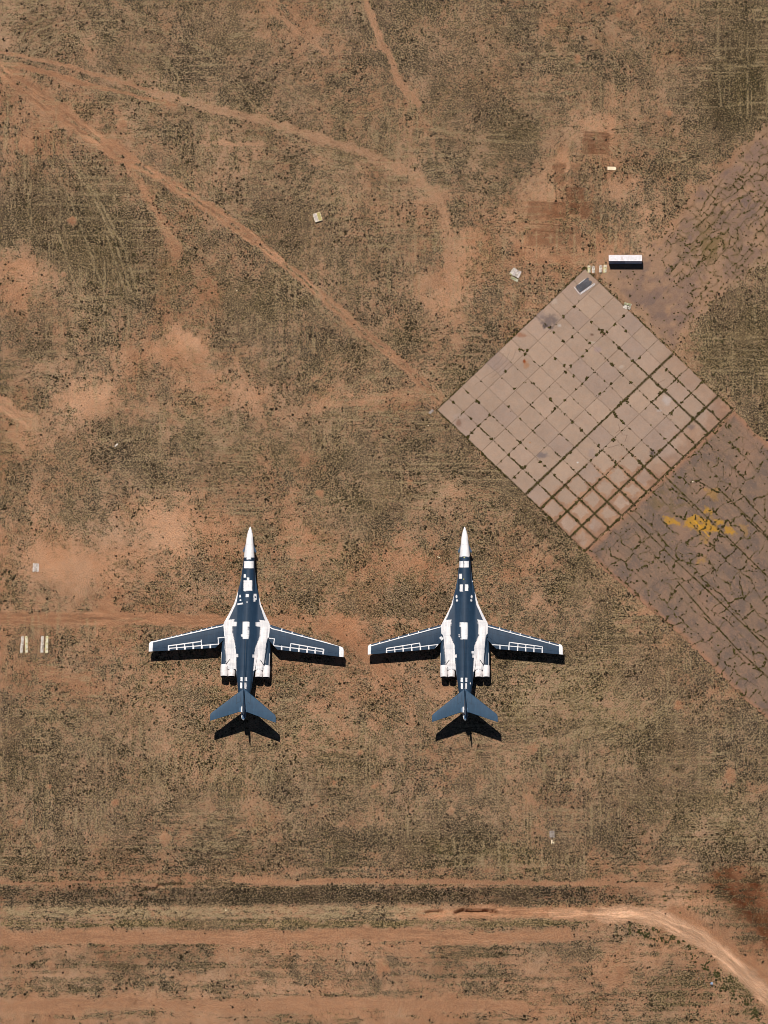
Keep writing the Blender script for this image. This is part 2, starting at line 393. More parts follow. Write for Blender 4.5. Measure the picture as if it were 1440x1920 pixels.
    # mounds
    mound = np.zeros(px.shape, np.float32)
    for (x, y, r, rr) in MOUNDS:
        m = (np.abs(px - x) < r * 2.5) & (np.abs(py - y) < r * 2.5)
        if not m.any(): continue
        d = np.hypot(px[m] + wx[m] * .12 - x, py[m] + wy[m] * .12 - y) + (fbm(px[m], py[m], 6, 56, 3) - .5) * r * 1.0
        f = (1 - sst(r * .4, r * 1.2, d)) * .95
        c = 1 - sst(r * .1, r * .4, d)
        cov[m] -= f * .9; red[m] += (rr - red[m]) * f; pale[m] += (.35 - pale[m]) * f * .7 - c * .25
        mound[m] += f * .25
    # scraped plots
    plot = np.zeros(px.shape, np.float32)
    for (x0, y0, x1, y1, s) in PLOTS:
        m = (px > x0 - 8) & (px < x1 + 8) & (py > y0 - 8) & (py < y1 + 8)
        if not m.any(): continue
        X = px[m] + (fbm(px[m], py[m], 9, 61, 4, .7) - .5) * 13; Y = py[m] + (fbm(px[m], py[m], 9, 62, 4, .7) - .5) * 10
        f = sst(x0 - 1.5, x0 + 2, X) * (1 - sst(x1 - 2, x1 + 1.5, X)) * sst(y0 - 1.5, y0 + 2, Y) * (1 - sst(y1 - 2, y1 + 1.5, Y))
        plot[m] = np.maximum(plot[m], f * s * (.45 + .45 * vnoise(X / 2.2, Y / 14, 63) + .5 * vnoise(X / 20, Y / 2.4, 67)) * .9)
    for pts, s in PLINES:
        m = bbox_mask(px, py, pts, 6)
        if not m.any(): continue
        d, t = poly_dist(px[m], py[m] + (vnoise(px[m] / 5, py[m] * 0, 64) - .5) * 1.6, pts)
        plot[m] += s * (1 - sst(.4, 1.8, d))
    hal = np.exp(-(((px - 1045) / 75) ** 2 + ((py - 425) / 50) ** 2)) * .30 + np.exp(-(((px - 1120) / 45) ** 2 + ((py - 275) / 35) ** 2)) * .25
    plot += hal * sst(.3, .6, fbm(px / 2, py, 5, 66, 3))
    cov -= np.clip(plot, 0, 1) * .35
    # diagonal plough rows, far bottom right
    dm = np.clip(1 - np.hypot((px - 1410) / 70, (py - 1700) / 95), 0, 1)
    dd = (px * .72 + (1920 - py) * .69)
    fm = (px > 1330) & (py > 1600) & (py < 1900)
    if fm.any():
        fd = sdf(px[fm] + wx[fm] * .15, py[fm] + wy[fm] * .15, [(1359,1634),(1372,1627),(1402,1645),(1440,1686),(1520,1760),(1600,1960),(1500,1850),(1440,1782),(1396,1722),(1364,1668)])
        inn = 1 - sst(-3, 3, fd)
        plot[fm] += inn * (.42 + .65 * sst(.45, .7, vnoise(dd[fm] * 0 + (px[fm] * .74 - py[fm] * .67) / 3.0, (px[fm] * .67 + py[fm] * .74) / 60, 65)))
        cov[fm] -= inn * .35
    return dict(cov=cov, red=np.clip(red, 0, 1), pale=np.clip(pale, -.8, 1), green=np.clip(green, 0, 1), straw=np.clip(straw, 0, 1), rut=rut, plot=np.clip(plot, -1, 1.3), mound=mound)

TAN_D, TAN_P = lin((160,131,104)), lin((212,175,144))
ORA_D, ORA_P = lin((163,115,84)), lin((208,158,121))
V_GREY, V_OLI, V_BRN = lin((126,111,92)), lin((134,119,86)), lin((132,109,84))
STRAW = lin((188,168,134))
def mix(a, b, t): return a + (b - a) * t[..., None]
GAIN = 0.60        # photo tone -> surface colour
def soil_colour(f):
    r = f['red'][..., None]; p = f['pale'][..., None]
    c = np.maximum(.02, (TAN_D * (1 - p) + TAN_P * p) * (1 - r) + (ORA_D * (1 - p) + ORA_P * p) * r)
    c = c * np.clip(1 + f['rut'][..., None] * .48, .45, 1.5)
    c = mix(c, c * 0 + lin((186,160,122)), f['straw'] * .45)
    c = mix(c, c * 0 + lin((104,68,46)), np.clip(f['plot'], 0, 1) * .78)
    c = mix(c, c * 0 + lin((190,146,116)), np.clip(-f['plot'], 0, 1))
    return c * GAIN
def veg_colour(f):
    g = f['green'][..., None]; r = sst(.45, .8, f['red'])[..., None]
    c = V_GREY * (1 - r) + V_BRN * r
    c = c * (1 - np.clip(g * 1.3, 0, 1)) + V_OLI * np.clip(g * 1.3, 0, 1)
    c = c * (.8 + .6 * np.clip(f['pale'], -.5, 1)[..., None])
    # thick old growth is a darker, greyer kind
    k = sst(.55, 1.05, f['cov'])[..., None]
    c = c * (1.10 - .40 * k)
    c = mix(c, c * 0 + STRAW, np.clip(f['straw'], 0, 1) * .85)
    return c * GAIN

# ------------------------------------------------------------------ helpers for objects
def new_obj(name, verts, faces, mat=None, parent=None, smooth=False, loc=None):
    me = bpy.data.meshes.new(name)
    me.from_pydata([tuple(v) for v in verts], [], faces)
    me.update()
    if mat: me.materials.append(mat)
    if smooth: me.shade_smooth()
    o = bpy.data.objects.new(name, me)
    COL.objects.link(o)
    if parent: o.parent = parent
    if loc is not None: o.location = loc
    return o
def fast_mesh(name, co, quads, smooth=False):
    """co (n,3), quads (m,k) arrays"""
    me = bpy.data.meshes.new(name)
    k = quads.shape[1]
    me.vertices.add(len(co)); me.vertices.foreach_set("co", np.ascontiguousarray(co, np.float32).ravel())
    me.loops.add(quads.size); me.loops.foreach_set("vertex_index", np.ascontiguousarray(quads, np.int32).ravel())
    me.polygons.add(len(quads))
    me.polygons.foreach_set("loop_start", np.arange(0, quads.size, k, dtype=np.int32))
    me.update(calc_edges=True)
    me.polygons.foreach_set("use_smooth", np.full(len(quads), smooth))
    return me
def set_col(me, name, rgb):
    a = me.attributes.new(name, 'FLOAT_COLOR', 'POINT')
    out = np.ones((len(rgb), 4), np.float32); out[:, :3] = rgb
    a.data.foreach_set("color", out.ravel())
def set_f(me, name, v):
    a = me.attributes.new(name, 'FLOAT', 'POINT'); a.data.foreach_set("value", np.ascontiguousarray(v, np.float32).ravel())
def tag(o, label=None, cat=None, group=None, kind=None):
    if label: o["label"] = label
    if cat: o["category"] = cat
    if group: o["group"] = group
    if kind: o["kind"] = kind
    return o
def empty(name, loc, rz=0.0):
    o = bpy.data.objects.new(name, None); COL.objects.link(o)
    o.location = loc; o.rotation_euler = (0, 0, rz); o.empty_display_size = 0.5
    return o

class NT:
    def __init__(s, name):
        s.m = bpy.data.materials.new(name); s.m.use_nodes = True
        s.t = s.m.node_tree; s.b = s.t.nodes["Principled BSDF"]
    def n(s, typ, **kw):
        nd = s.t.nodes.new(typ)
        for k, v in kw.items():
            if k.startswith("i_"): nd.inputs[k[2:].replace("_", " ")].default_value = v
            else: setattr(nd, k, v)
        return nd
    def l(s, a, b): s.t.links.new(a, b)
    def math(s, op, a, b=None, c=None, clamp=False):
        nd = s.t.nodes.new("ShaderNodeMath"); nd.operation = op; nd.use_clamp = clamp
        for i, v in enumerate((a, b, c)):
            if v is None: continue
            if isinstance(v, (int, float)): nd.inputs[i].default_value = v
            else: s.l(v, nd.inputs[i])
        return nd.outputs[0]
    def noise(s, vec, scale, detail=3, rough=.6):
        nd = s.n("ShaderNodeTexNoise"); s.l(vec, nd.inputs["Vector"])
        nd.inputs["Scale"].default_value = scale; nd.inputs["Detail"].default_value = detail; nd.inputs["Roughness"].default_value = rough
        return nd.outputs["Fac"]
    def mixc(s, f, a, b, mode='MIX'):
        nd = s.t.nodes.new("ShaderNodeMix"); nd.data_type = 'RGBA'; nd.blend_type = mode
        if isinstance(f, (int, float)): nd.inputs[0].default_value = f
        else: s.l(f, nd.inputs[0])
        for i, v in ((6, a), (7, b)):
            if isinstance(v, tuple): nd.inputs[i].default_value = v if len(v) == 4 else (*v, 1)
            else: s.l(v, nd.inputs[i])
        return nd.outputs[2]
    def ramp(s, x, lo, hi):
        nd = s.n("ShaderNodeMapRange"); nd.interpolation_type = 'SMOOTHSTEP'
        s.l(x, nd.inputs[0])
        for i, v in ((1, lo), (2, hi)):
            if isinstance(v, (int, float)): nd.inputs[i].default_value = v
            else: s.l(v, nd.inputs[i])
        return nd.outputs[0]
    def obj(s): return s.n("ShaderNodeTexCoord").outputs["Object"]
    def attr(s, name, out="Fac"):
        return s.n("ShaderNodeAttribute", attribute_name=name).outputs[out]

def ground_material():
    t = NT("ground_soil_and_scrub"); v = t.obj()
    soil = t.attr("soil", "Color"); veg = t.attr("vegc", "Color"); cov = t.attr("cov")
    a = t.noise(v, 1.9, 2, .55); b = t.noise(v, .6, 3, .6); c = t.noise(v, 5.0, 2, .6)
    n = t.math('ADD', t.math('MULTIPLY', a, .45), t.math('ADD', t.math('MULTIPLY', b, .17), t.math('MULTIPLY', c, .38)))
    # how much of the soil the low growth hides follows the cover map
    thr = t.math('MULTIPLY_ADD', cov, -.30, .665)
    m = t.ramp(n, t.math('SUBTRACT', thr, .04), t.math('ADD', thr, .04))
    d = t.noise(v, 4.5, 3, .7)
    s1 = t.mixc(t.ramp(d, .40, .60), t.mixc(1.0, soil, (.72, .70, .68), 'MULTIPLY'), t.mixc(1.0, soil, (1.2, 1.2, 1.2), 'MULTIPLY'))
    s2 = t.mixc(t.ramp(t.noise(v, 1.3, 3, .6), .35, .65), s1, t.mixc(1.0, s1, (1.12, 1.04, .98), 'MULTIPLY'))
    e = t.noise(v, 3.6, 2, .6)
    v1 = t.mixc(t.ramp(e, .42, .60), t.mixc(1.0, veg, (.36, .36, .37), 'MULTIPLY'), t.mixc(1.0, veg, (2.15, 2.0, 1.78), 'MULTIPLY'))
    big = t.noise(v, .07, 3, .6)
    v1 = t.mixc(t.ramp(big, .36, .60), t.mixc(.72, veg, v1), v1)
    col = t.mixc(t.math('MULTIPLY', m, t.math('MULTIPLY_ADD', t.ramp(big, .36, .60), .22, .78)), s2, v1)
    # dark specks for small plants and their painted shadows, and pale dead stalks
    gro = t.ramp(cov, -.05, .5)
    k1 = t.math('MULTIPLY', t.ramp(t.noise(v, 2.9, 1, .5), .60, .65), t.math('MULTIPLY', gro, .85))
    col = t.mixc(k1, col, t.mixc(1.0, veg, (.30, .30, .28), 'MULTIPLY'))
    mpp = t.n("ShaderNodeMapping"); t.l(v, mpp.inputs[0]); mpp.inputs["Location"].default_value = (31.7, 12.3, 5.1)
    k2 = t.math('MULTIPLY', t.ramp(t.noise(mpp.outputs[0], 2.9, 1, .5), .59, .64), t.math('MULTIPLY', gro, .85))
    col = t.mixc(k2, col, t.mixc(.45, t.mixc(1.0, soil, (1.25, 1.25, 1.15), 'MULTIPLY'), tuple(lin((186,168,128)) * .6)))
    stw = t.attr("straw")
    col = t.mixc(t.math('MULTIPLY', stw, .75), col, t.mixc(t.ramp(d, .40, .60), tuple(lin((150,128,98)) * GAIN), tuple(lin((206,182,142)) * GAIN)))
    t.l(col, t.b.inputs["Base Color"]); t.b.inputs["Roughness"].default_value = 1.0
    t.b.inputs["Specular IOR Level"].default_value = .1
    bp = t.n("ShaderNodeBump"); bp.inputs["Strength"].default_value = .8; bp.inputs["Distance"].default_value = .24
    hgt = t.math('ADD', t.math('MULTIPLY', t.noise(v, 3.2, 3, .65), t.math('MULTIPLY_ADD', m, 1.0, .25)), t.math('MULTIPLY', d, .2))
    t.l(hgt, bp.inputs["Height"]); t.l(bp.outputs[0], t.b.inputs["Normal"])
    return t.m

# ------------------------------------------------------------------ ground sheet
XW, YW, ST_ = 93.0, 128.0, 0.235
def axis(h):
    core = np.arange(-h, h + .01, ST_)
    out = []; st = .5; p = h
    while p < 5000: p += st; out.append(p); st *= 1.28
    out = np.array(out)
    return np.concatenate([-out[::-1], core, out])
ax_x, ax_y = axis(XW), axis(YW)
def ditch_height(px, py):
    h = np.zeros(px.shape, np.float32)
    y = py + (fbm(px, py * 0, 90, 71, 3) - .5) * 8
    k = 1 - sst(1120, 1300, px)
    h += -1.1 * sst(1660, 1694, y) * (1 - sst(1694, 1728, y)) * k
    for pts, w in SCARPS:
        m = bbox_mask(px, py, pts, 16)
        if not m.any(): continue
        # cut bank: the ground drops sharply south of the line
        X = px[m]; Y = py[m] + (fbm(px[m], py[m], 5, 72, 2) - .5) * 2
        xs = np.array([p[0] for p in pts], float); ys = np.array([p[1] for p in pts], float)
        yl = np.interp(X, xs, ys)
        end = sst(xs[0] - 2, xs[0] + 6, X) * (1 - sst(xs[-1] - 6, xs[-1] + 2, X))
        h[m] += -.75 * w * end * sst(-.6, .6, Y - yl) * (1 - sst(3, 13, Y - yl))
    return h
gx, gy = np.meshgrid(ax_x, ax_y)
fx, fy = gx.ravel(), gy.ravel()
gpx, gpy = PROJ(fx, fy, 0.0)
far = (np.abs(gpx - 720) > 1700) | (np.abs(gpy - 960) > 2200)
F = ground_fields(gpx, gpy)
hz = ditch_height(gpx, gpy) + F['mound'] + (fbm(gpx, gpy, 16, 73, 4, .6) - .5) * .28 * (~far)
# keep it low under the slabs
SLAB = [(818,768),(1097,502),(1375,770),(1096,1034)]
APRON = [(1375,770),(1389,780),(1414.5,811),(1440,830),(1560,930),(1560,1460),(1440,1350),(1393,1310),(1360,1275),(1312,1227),(1265,1182),(1236,1159),(1192,1120),(1134,1070),(1096,1034)]
TAXI = [(1118,512),(1143,490),(1205,470),(1255,420),(1300,355),(1360,300),(1440,225),(1560,120),(1560,400),(1440,492),(1345,560),(1300,606),(1262,664)]
near = (gpx > 780) & (gpy < 1480) & (gpy > 60)
flat = np.zeros(gpx.shape, np.float32)
for poly in (SLAB, APRON, TAXI):
    q = sdf(gpx[near], gpy[near], poly)
    flat[near] = np.maximum(flat[near], 1 - sst(0, 22, q))
hz = hz * (1 - flat) - .06 * flat
nx, ny = len(ax_x), len(ax_y)
ii = np.arange(nx * ny).reshape(ny, nx)
quads = np.stack([ii[:-1, :-1], ii[:-1, 1:], ii[1:, 1:], ii[1:, :-1]], -1).reshape(-1, 4)
me = fast_mesh("ground", np.stack([fx, fy, hz], 1), quads, True)
set_col(me, "soil", soil_colour(F)); set_col(me, "vegc", veg_colour(F)); set_f(me, "cov", np.clip(F['cov'], -.4, 1.2)); set_f(me, "straw", F['straw'])
GM = ground_material()
me.materials.append(GM)
g = bpy.data.objects.new("ground", me); COL.objects.link(g); tag(g, kind="structure")
COVG = F['cov'].reshape(ny, nx); HZ = hz.reshape(ny, nx)
GREENG = F['green'].reshape(ny, nx); PALEG = F['pale'].reshape(ny, nx); REDG = F['red'].reshape(ny, nx); STRG = F['straw'].reshape(ny, nx)
def gi(x, y):
    return np.searchsorted(ax_y, y).clip(0, ny - 1), np.searchsorted(ax_x, x).clip(0, nx - 1)

# ------------------------------------------------------------------ crack network (voronoi) for the old aprons
def voro(px, py, pts):
    """difference between second nearest and nearest site distance"""
    out = np.zeros(px.shape, np.float32)
    B = 60000
    for s in range(0, len(px), B):
        X = px[s:s+B, None] - pts[None, :, 0]; Y = py[s:s+B, None] - pts[None, :, 1]
        d = np.hypot(X, Y).astype(np.float32)
        d.partition(1, axis=1)
        out[s:s+B] = d[:, 1] - d[:, 0]
    return out
def jgrid(poly, step, jit, ang, seed):
    r = np.random.default_rng(seed); xs = [p[0] for p in poly]; ys = [p[1] for p in poly]
    cx, cy = np.mean(xs), np.mean(ys); R = max(max(xs) - min(xs), max(ys) - min(ys))
    a = np.arange(-R, R, step); X, Y = np.meshgrid(a, a); X = X.ravel() + r.normal(0, jit, X.size); Y = Y.ravel() + r.normal(0, jit, Y.size)
    c, s = math.cos(math.radians(ang)), math.sin(math.radians(ang))
    P = np.stack([cx + X * c - Y * s, cy + X * s + Y * c], 1)
    k = (P[:, 0] > min(xs) - 60) & (P[:, 0] < max(xs) + 60) & (P[:, 1] > min(ys) - 60) & (P[:, 1] < max(ys) + 60)
    return P[k]
def brick(px, py, ang, su, sv, seed, keep=.8):
    """distance to the nearest crack of a field of broken, staggered slabs"""
    c, s = math.cos(math.radians(ang)), math.sin(math.radians(ang))
    u = (px * c + py * s); v = (-px * s + py * c)
    wu = (fbm(px, py, 30, seed, 3) - .5) * 22 + (fbm(px, py, 7, seed + 1, 3) - .5) * 6
    wv = (fbm(px, py, 30, seed + 2, 3) - .5) * 22 + (fbm(px, py, 7, seed + 3, 3) - .5) * 6
    u = (u + wu) / su; v = (v + wv) / sv
    iv = np.floor(v); off = _h(iv, iv * 0, seed + 4) * 1.0
    iu = np.floor(u + off)
    ku = np.round(u + off); kv = np.round(v)
    du = np.abs(u + off - ku) * su + 30 * (_h(ku, iv, seed + 5) > keep)
    dv_ = np.abs(v - kv) * sv + 30 * (_h(np.floor(u * .8 + _h(kv, kv * 0, seed + 6)), kv, seed + 7) > keep)
    # a slanting break through some of the slabs
    fu = u + off - iu; fv = v - iv
    dd = np.abs(fu - .5 + (_h(iu, iv, seed + 8) - .5) * 1.3 * (fv * 2 - 1)) * su + 30 * (_h(iu, iv, seed + 9) > .32)
    return np.minimum.reduce([du, dv_, dd])
V_AP = jgrid(APRON, 21, 6.5, 44, 3)
V_TX = jgrid(TAXI, 13, 3.4, -42, 4)
AJ = [([(1248,894),(1328,972),(1440,1082),(1560,1200)]), ([(1345,914),(1425,991),(1560,1120)]), ([(1175,960),(1260,1045),(1330,1110),(1440,1215)]), ([(1290,810),(1352,770)]), ([(1270,1090),(1330,1160),(1380,1215),(1440,1270)])]
def sheet(name, poly, z, step_px, shader):
    xs = [p[0] for p in poly]; ys = [p[1] for p in poly]
    (x0, y0), (x1, y1) = (float(v) for v in W(min(xs), max(ys))), (float(v) for v in W(max(xs), min(ys)))
    st = step_px * S
    X, Y = np.meshgrid(np.arange(x0, x1, st), np.arange(y0, y1, st))
    h, w = X.shape
    px, py = PROJ(X.ravel(), Y.ravel(), z)
    return X.ravel(), Y.ravel(), px, py, h, w
def build_sheet(name, poly, z, step_px, colour_fn, rag, mat, thick=.12):
    X, Y, px, py, h, w = sheet(name, poly, z, step_px, None)
    d = sdf(px, py, poly) + (fbm(px, py, 9, 81, 4, .6) - .5) * rag
    keep = d < 0
    idx = np.arange(h * w).reshape(h, w); k = keep.reshape(h, w)
    q = k[:-1, :-1] & k[:-1, 1:] & k[1:, 1:] & k[1:, :-1]
    quads = np.stack([idx[:-1, :-1], idx[:-1, 1:], idx[1:, 1:], idx[1:, :-1]], -1)[q]
    used = np.unique(quads); remap = np.full(h * w, -1); remap[used] = np.arange(len(used))
    quads = remap[quads]
    col, dz = colour_fn(px[used], py[used])
    me = fast_mesh(name, np.stack([X[used], Y[used], np.full(len(used), z) + dz], 1), quads, False)
    set_col(me, "tone", col * GAIN)
    me.materials.append(mat)
    o = bpy.data.objects.new(name, me); COL.objects.link(o); tag(o, kind="structure")
    md = o.modifiers.new("thick", 'SOLIDIFY'); md.thickness = thick; md.offset = -1
    return o
def hard_material(name, spk=.12, bump=.25):
    t = NT(name); v = t.obj(); c = t.attr("tone", "Color")
    n = t.noise(v, 6.0, 4, .7); n2 = t.noise(v, .8, 4, .6)
    a = t.mixc(t.ramp(n, .35, .65), t.mixc(1.0, c, (1 - spk,) * 3, 'MULTIPLY'), t.mixc(1.0, c, (1 + spk,) * 3, 'MULTIPLY'))
    a = t.mixc(t.ramp(n2, .3, .7), a, t.mixc(1.0, a, (1.05, 1.0, .96), 'MULTIPLY'))
    t.l(a, t.b.inputs["Base Color"]); t.b.inputs["Roughness"].default_value = .95; t.b.inputs["Specular IOR Level"].default_value = .2
    bp = t.n("ShaderNodeBump"); bp.inputs["Strength"].default_value = bump; bp.inputs["Distance"].default_value = .05
    t.l(n, bp.inputs["Height"]); t.l(bp.outputs[0], t.b.inputs["Normal"])
    return t.m
A0 = np.array(SLAB[0], float); AU = (np.array(SLAB[1]) - A0) / 12.0; AV = (np.array(SLAB[3]) - A0) / 10.0
INV = np.linalg.inv(np.stack([AU, AV], 1))
def uv_of(px, py):
    q = np.stack([px - A0[0], py - A0[1]], 0); r = INV @ q
    return r[0], r[1]
def uv_px(u, v): return A0[0] + u * AU[0] + v * AV[0], A0[1] + u * AU[1] + v * AV[1]
def weedy(u, v):
    """how overgrown a joint of the slab field is"""
    w = .03 + 0 * u
    w = w + .62 * sst(5.2, 8.6, v - .35 * u + .3) * (1 - sst(6, 9, u))
    w = w + .22 * (1 - sst(1.2, 3.0, u)) + .3 * np.exp(-((v - 9.3) / .5) ** 2)
    w = w + .13 * np.exp(-((u - 5.5) / 4) ** 2) * sst(1, 3, v)
    w = w + .5 * sst(9.0, 10.2, u) * sst(2.5, 4, v) * 0 + .35 * sst(8.6, 9.6, u) * sst(5.6, 6.6, v)
    return np.clip(w, 0, 1)
def line_weight(isv, k, u, v):
    """extra weight for certain joints: v lines run towards the north corner, u lines across"""
    e = 0 * u
    if isv and k == 6: e = e + .55 + .3 * sst(7, 9, u) + .3 * sst(4, 2, u)
    if isv and k == 9: e = e + .4 * sst(5, 8, u)
    if isv and k == 7: e = e + .35 * sst(5, 3, u)
    if not isv and k == 10: e = e + .55 * sst(3.2, 3.8, v)
    if not isv and k in (1, 3, 5, 9): e = e + .12
    if isv and k in (1, 3): e = e - .1
    return e
def pad_colour(px, py):
    wx = (fbm(px, py, 8, 91, 4, .65) - .5) * 2.2
    u, v = uv_of(px + wx, py - wx)
    iu, iv = np.floor(u), np.floor(v)
    r1 = _h(iu, iv, 92); r2 = _h(iu, iv, 93)
    c = lin((184,158,138))[None, :] * np.ones((len(px), 1))
    c = mix(c, c * 0 + lin((176,152,138)), sst(.45, .8, r1) * .65)
    c = mix(c, c * 0 + lin((196,168,146)), sst(.6, .9, r2) * .6)
    c = c * (1 + (fbm(px, py, 30, 94, 4) - .5)[:, None] * .22 + (fbm(px, py, 6, 95, 3) - .5)[:, None] * .12)
    fu, fv = u - iu, v - iv
    # sand washed on to slab rims, thick at the south corner and south-east edge
    sand = np.clip(sst(5.0, 9.0, v - .28 * u + .3) * (1 - sst(5, 8, u)) * 1.05, 0, 1)
    se = sst(8.9, 9.6, v + (fbm(px, py, 22, 96, 3) - .5) * 1.6) * sst(4, 7, u)
    east = sst(10.4, 11.6, u + (fbm(px, py, 16, 97, 3) - .5) * 1.2) * sst(5.2, 6.2, v)
    rim = np.minimum.reduce([1 - fv, fu * 1.15, 1.4 * fv, 1.6 * (1 - fu)])
    lo = .04 + .27 * sand
    rimf = (1 - sst(lo - .12, lo + .02, rim + (fbm(px, py, 9, 98, 5, .7) - .5) * .5)) * sst(.10, .5, sand)
    cor = sst(8.2, 10.2, v - .6 * u + .5) * sst(.35, .6, fbm(px, py, 14, 99, 4))
    sf = np.clip(np.maximum(rimf, cor * .9) + se * .62 + east * .3, 0, 1)
    sc = mix(c * 0 + lin((188,146,116)), c * 0 + lin((160,122,98)), np.clip(sst(.3, .65, fbm(px, py, 12, 100, 4)) * .8 + se * .4 + cor * .5, 0, 1))
    c = mix(c, sc, sf * .9)
    # joints
    du = np.abs(u - np.round(u)) * 27; dv = np.abs(v - np.round(v)) * 27
    jd = np.minimum(du, dv)
    w = weedy(u, v)
    jc = lin((112,92,74))
    c = mix(c, c * 0 + jc, (1 - sst(.25, .95, jd)) * (.35 + .5 * w))
    gj = np.zeros(len(px))
    for k in range(1, 10):
        lw = np.clip(w + line_weight(True, k, u, v), 0, 1.2)
        on = sst(1.02 - lw * .75, 1.12 - lw * .75, fbm(px, py, 7, 200 + k, 3, .6) + .28)
        gj = np.maximum(gj, on * (1 - sst(.4, .9 + 1.7 * lw ** 1.5, np.abs(v - k) * 27)))
    for k in range(1, 12):
        lw = np.clip(w + line_weight(False, k, u, v), 0, 1.2)
        on = sst(1.02 - lw * .75, 1.12 - lw * .75, fbm(px, py, 7, 300 + k, 3, .6) + .28)
        gj = np.maximum(gj, on * (1 - sst(.4, .9 + 1.7 * lw ** 1.5, np.abs(u - k) * 25)))
    ed = np.minimum.reduce([u * 25, (12 - u) * 25, v * 27, (10 - v) * 27])
    gj = np.maximum(gj, (1 - sst(.8, 2.2, ed)) * .8)
    c = mix(c, c * 0 + lin((84,70,46)), gj * .93)
    # stains: x, y, r, colour, strength
    for (x, y, rx, ry, cc, s) in [(1029,603,17,14,(112,100,100),.75),(1021,611,6,4,(86,76,74),.7),(1012,590,14,10,(150,132,126),.5),(983,678,3.2,4.5,(150,72,22),.95),(987,684,7,7,(180,120,70),.5),
        (994,830,2,2,(184,120,50),.8),(1018,853,11,8,(128,116,116),.8),(1021,848,4.5,4,(180,158,140),.8),(1224,849,7,6,(112,98,94),.85),(1222,850,3,3,(76,66,62),.8),
        (1110,627,4,3,(110,80,66),.8),(1133,626,6,4,(132,94,76),.7),(1121,655,9,7,(176,152,148),.6),(1165,688,5,4,(206,188,172),.6),(1250,750,8,10,(208,196,190),.55),(1235,770,5,3,(208,196,190),.5),
        (860,780,14,6,(186,164,150),.7),(861,793,6,7,(140,104,86),.7),(1296,800,7,6,(124,112,110),.7),(975,628,12,5,(170,122,96),.8),(1110,850,9,9,(166,146,138),.5),(1083,867,2,1.6,(236,232,226),1.),
        (1110,642,8,2.2,(210,194,176),.5),(1040,565,7,5,(208,190,172),.5),(1049,610,4,3,(212,200,190),.6),(925,680,20,14,(150,132,128),.25)]:
        m = (np.abs(px - x) < rx * 2.5) & (np.abs(py - y) < ry * 2.5)
        if not m.any(): continue
        d = np.hypot((px[m] - x) / rx, (py[m] - y) / ry) + (fbm(px[m], py[m], 5, 110, 3) - .5) * 1.1
        c[m] = mix(c[m], c[m] * 0 + lin(cc), (1 - sst(.45, 1.25, d)) * s)
    # curved tyre scuffs
    for pts in ([(955,660),(950,675),(935,690),(910,706),(890,722)], [(968,655),(962,672),(945,690),(922,708)], [(945,662),(938,676),(925,688)]):
        m = bbox_mask(px, py, pts, 4)
        d, _ = poly_dist(px[m], py[m], pts)
        c[m] = mix(c[m], c[m] * 0 + lin((128,106,94)), (1 - sst(.2, .9, d)) * .45)
    # fine cracks
    for pts in ([(1155,812),(1162,806),(1168,815),(1176,817)], [(1162,806),(1160,796)], [(1230,720),(1246,712)], [(1176,815),(1172,828)], [(1140,840),(1160,834)]):
        m = bbox_mask(px, py, pts, 3); d, _ = poly_dist(px[m], py[m], pts)
        c[m] = mix(c[m], c[m] * 0 + lin((120,94,80)), (1 - sst(.2, .9, d)) * .6)
    return c, -.03 * (1 - sst(.3, 1.0, jd))
def ap_act(px, py, edge):
    return .35 + .65 * sst(.35, .48, fbm(px, py, 20, 128, 4, .65) + .14 * sst(25, 130, edge) - .05)
YEL = [([(950,700),(1020,740),(1010,775),(950,745)],.8),([(630,780),(720,785),(750,835),(650,830)],.85),([(800,800),(870,770),(940,775),(1010,840),(1080,895),(960,890),(900,875),(795,850)],.9),
 ([(1010,790),(1090,805),(1085,840),(1040,830)],.8),([(1100,850),(1140,840),(1195,915),(1110,900)],.85),([(950,560),(1050,560),(1045,660),(1010,640),(960,590)],.35),
 ([(1190,830),(1280,850),(1270,930),(1240,870)],.35),([(900,880),(980,950),(970,995),(920,960)],.45),([(900,1110),(960,1080),(965,1125),(900,1135)],.4)]
YEL = [([(1090 + x / 4.114, 780 + y / 4.114) for x, y in p], s) for p, s in YEL]
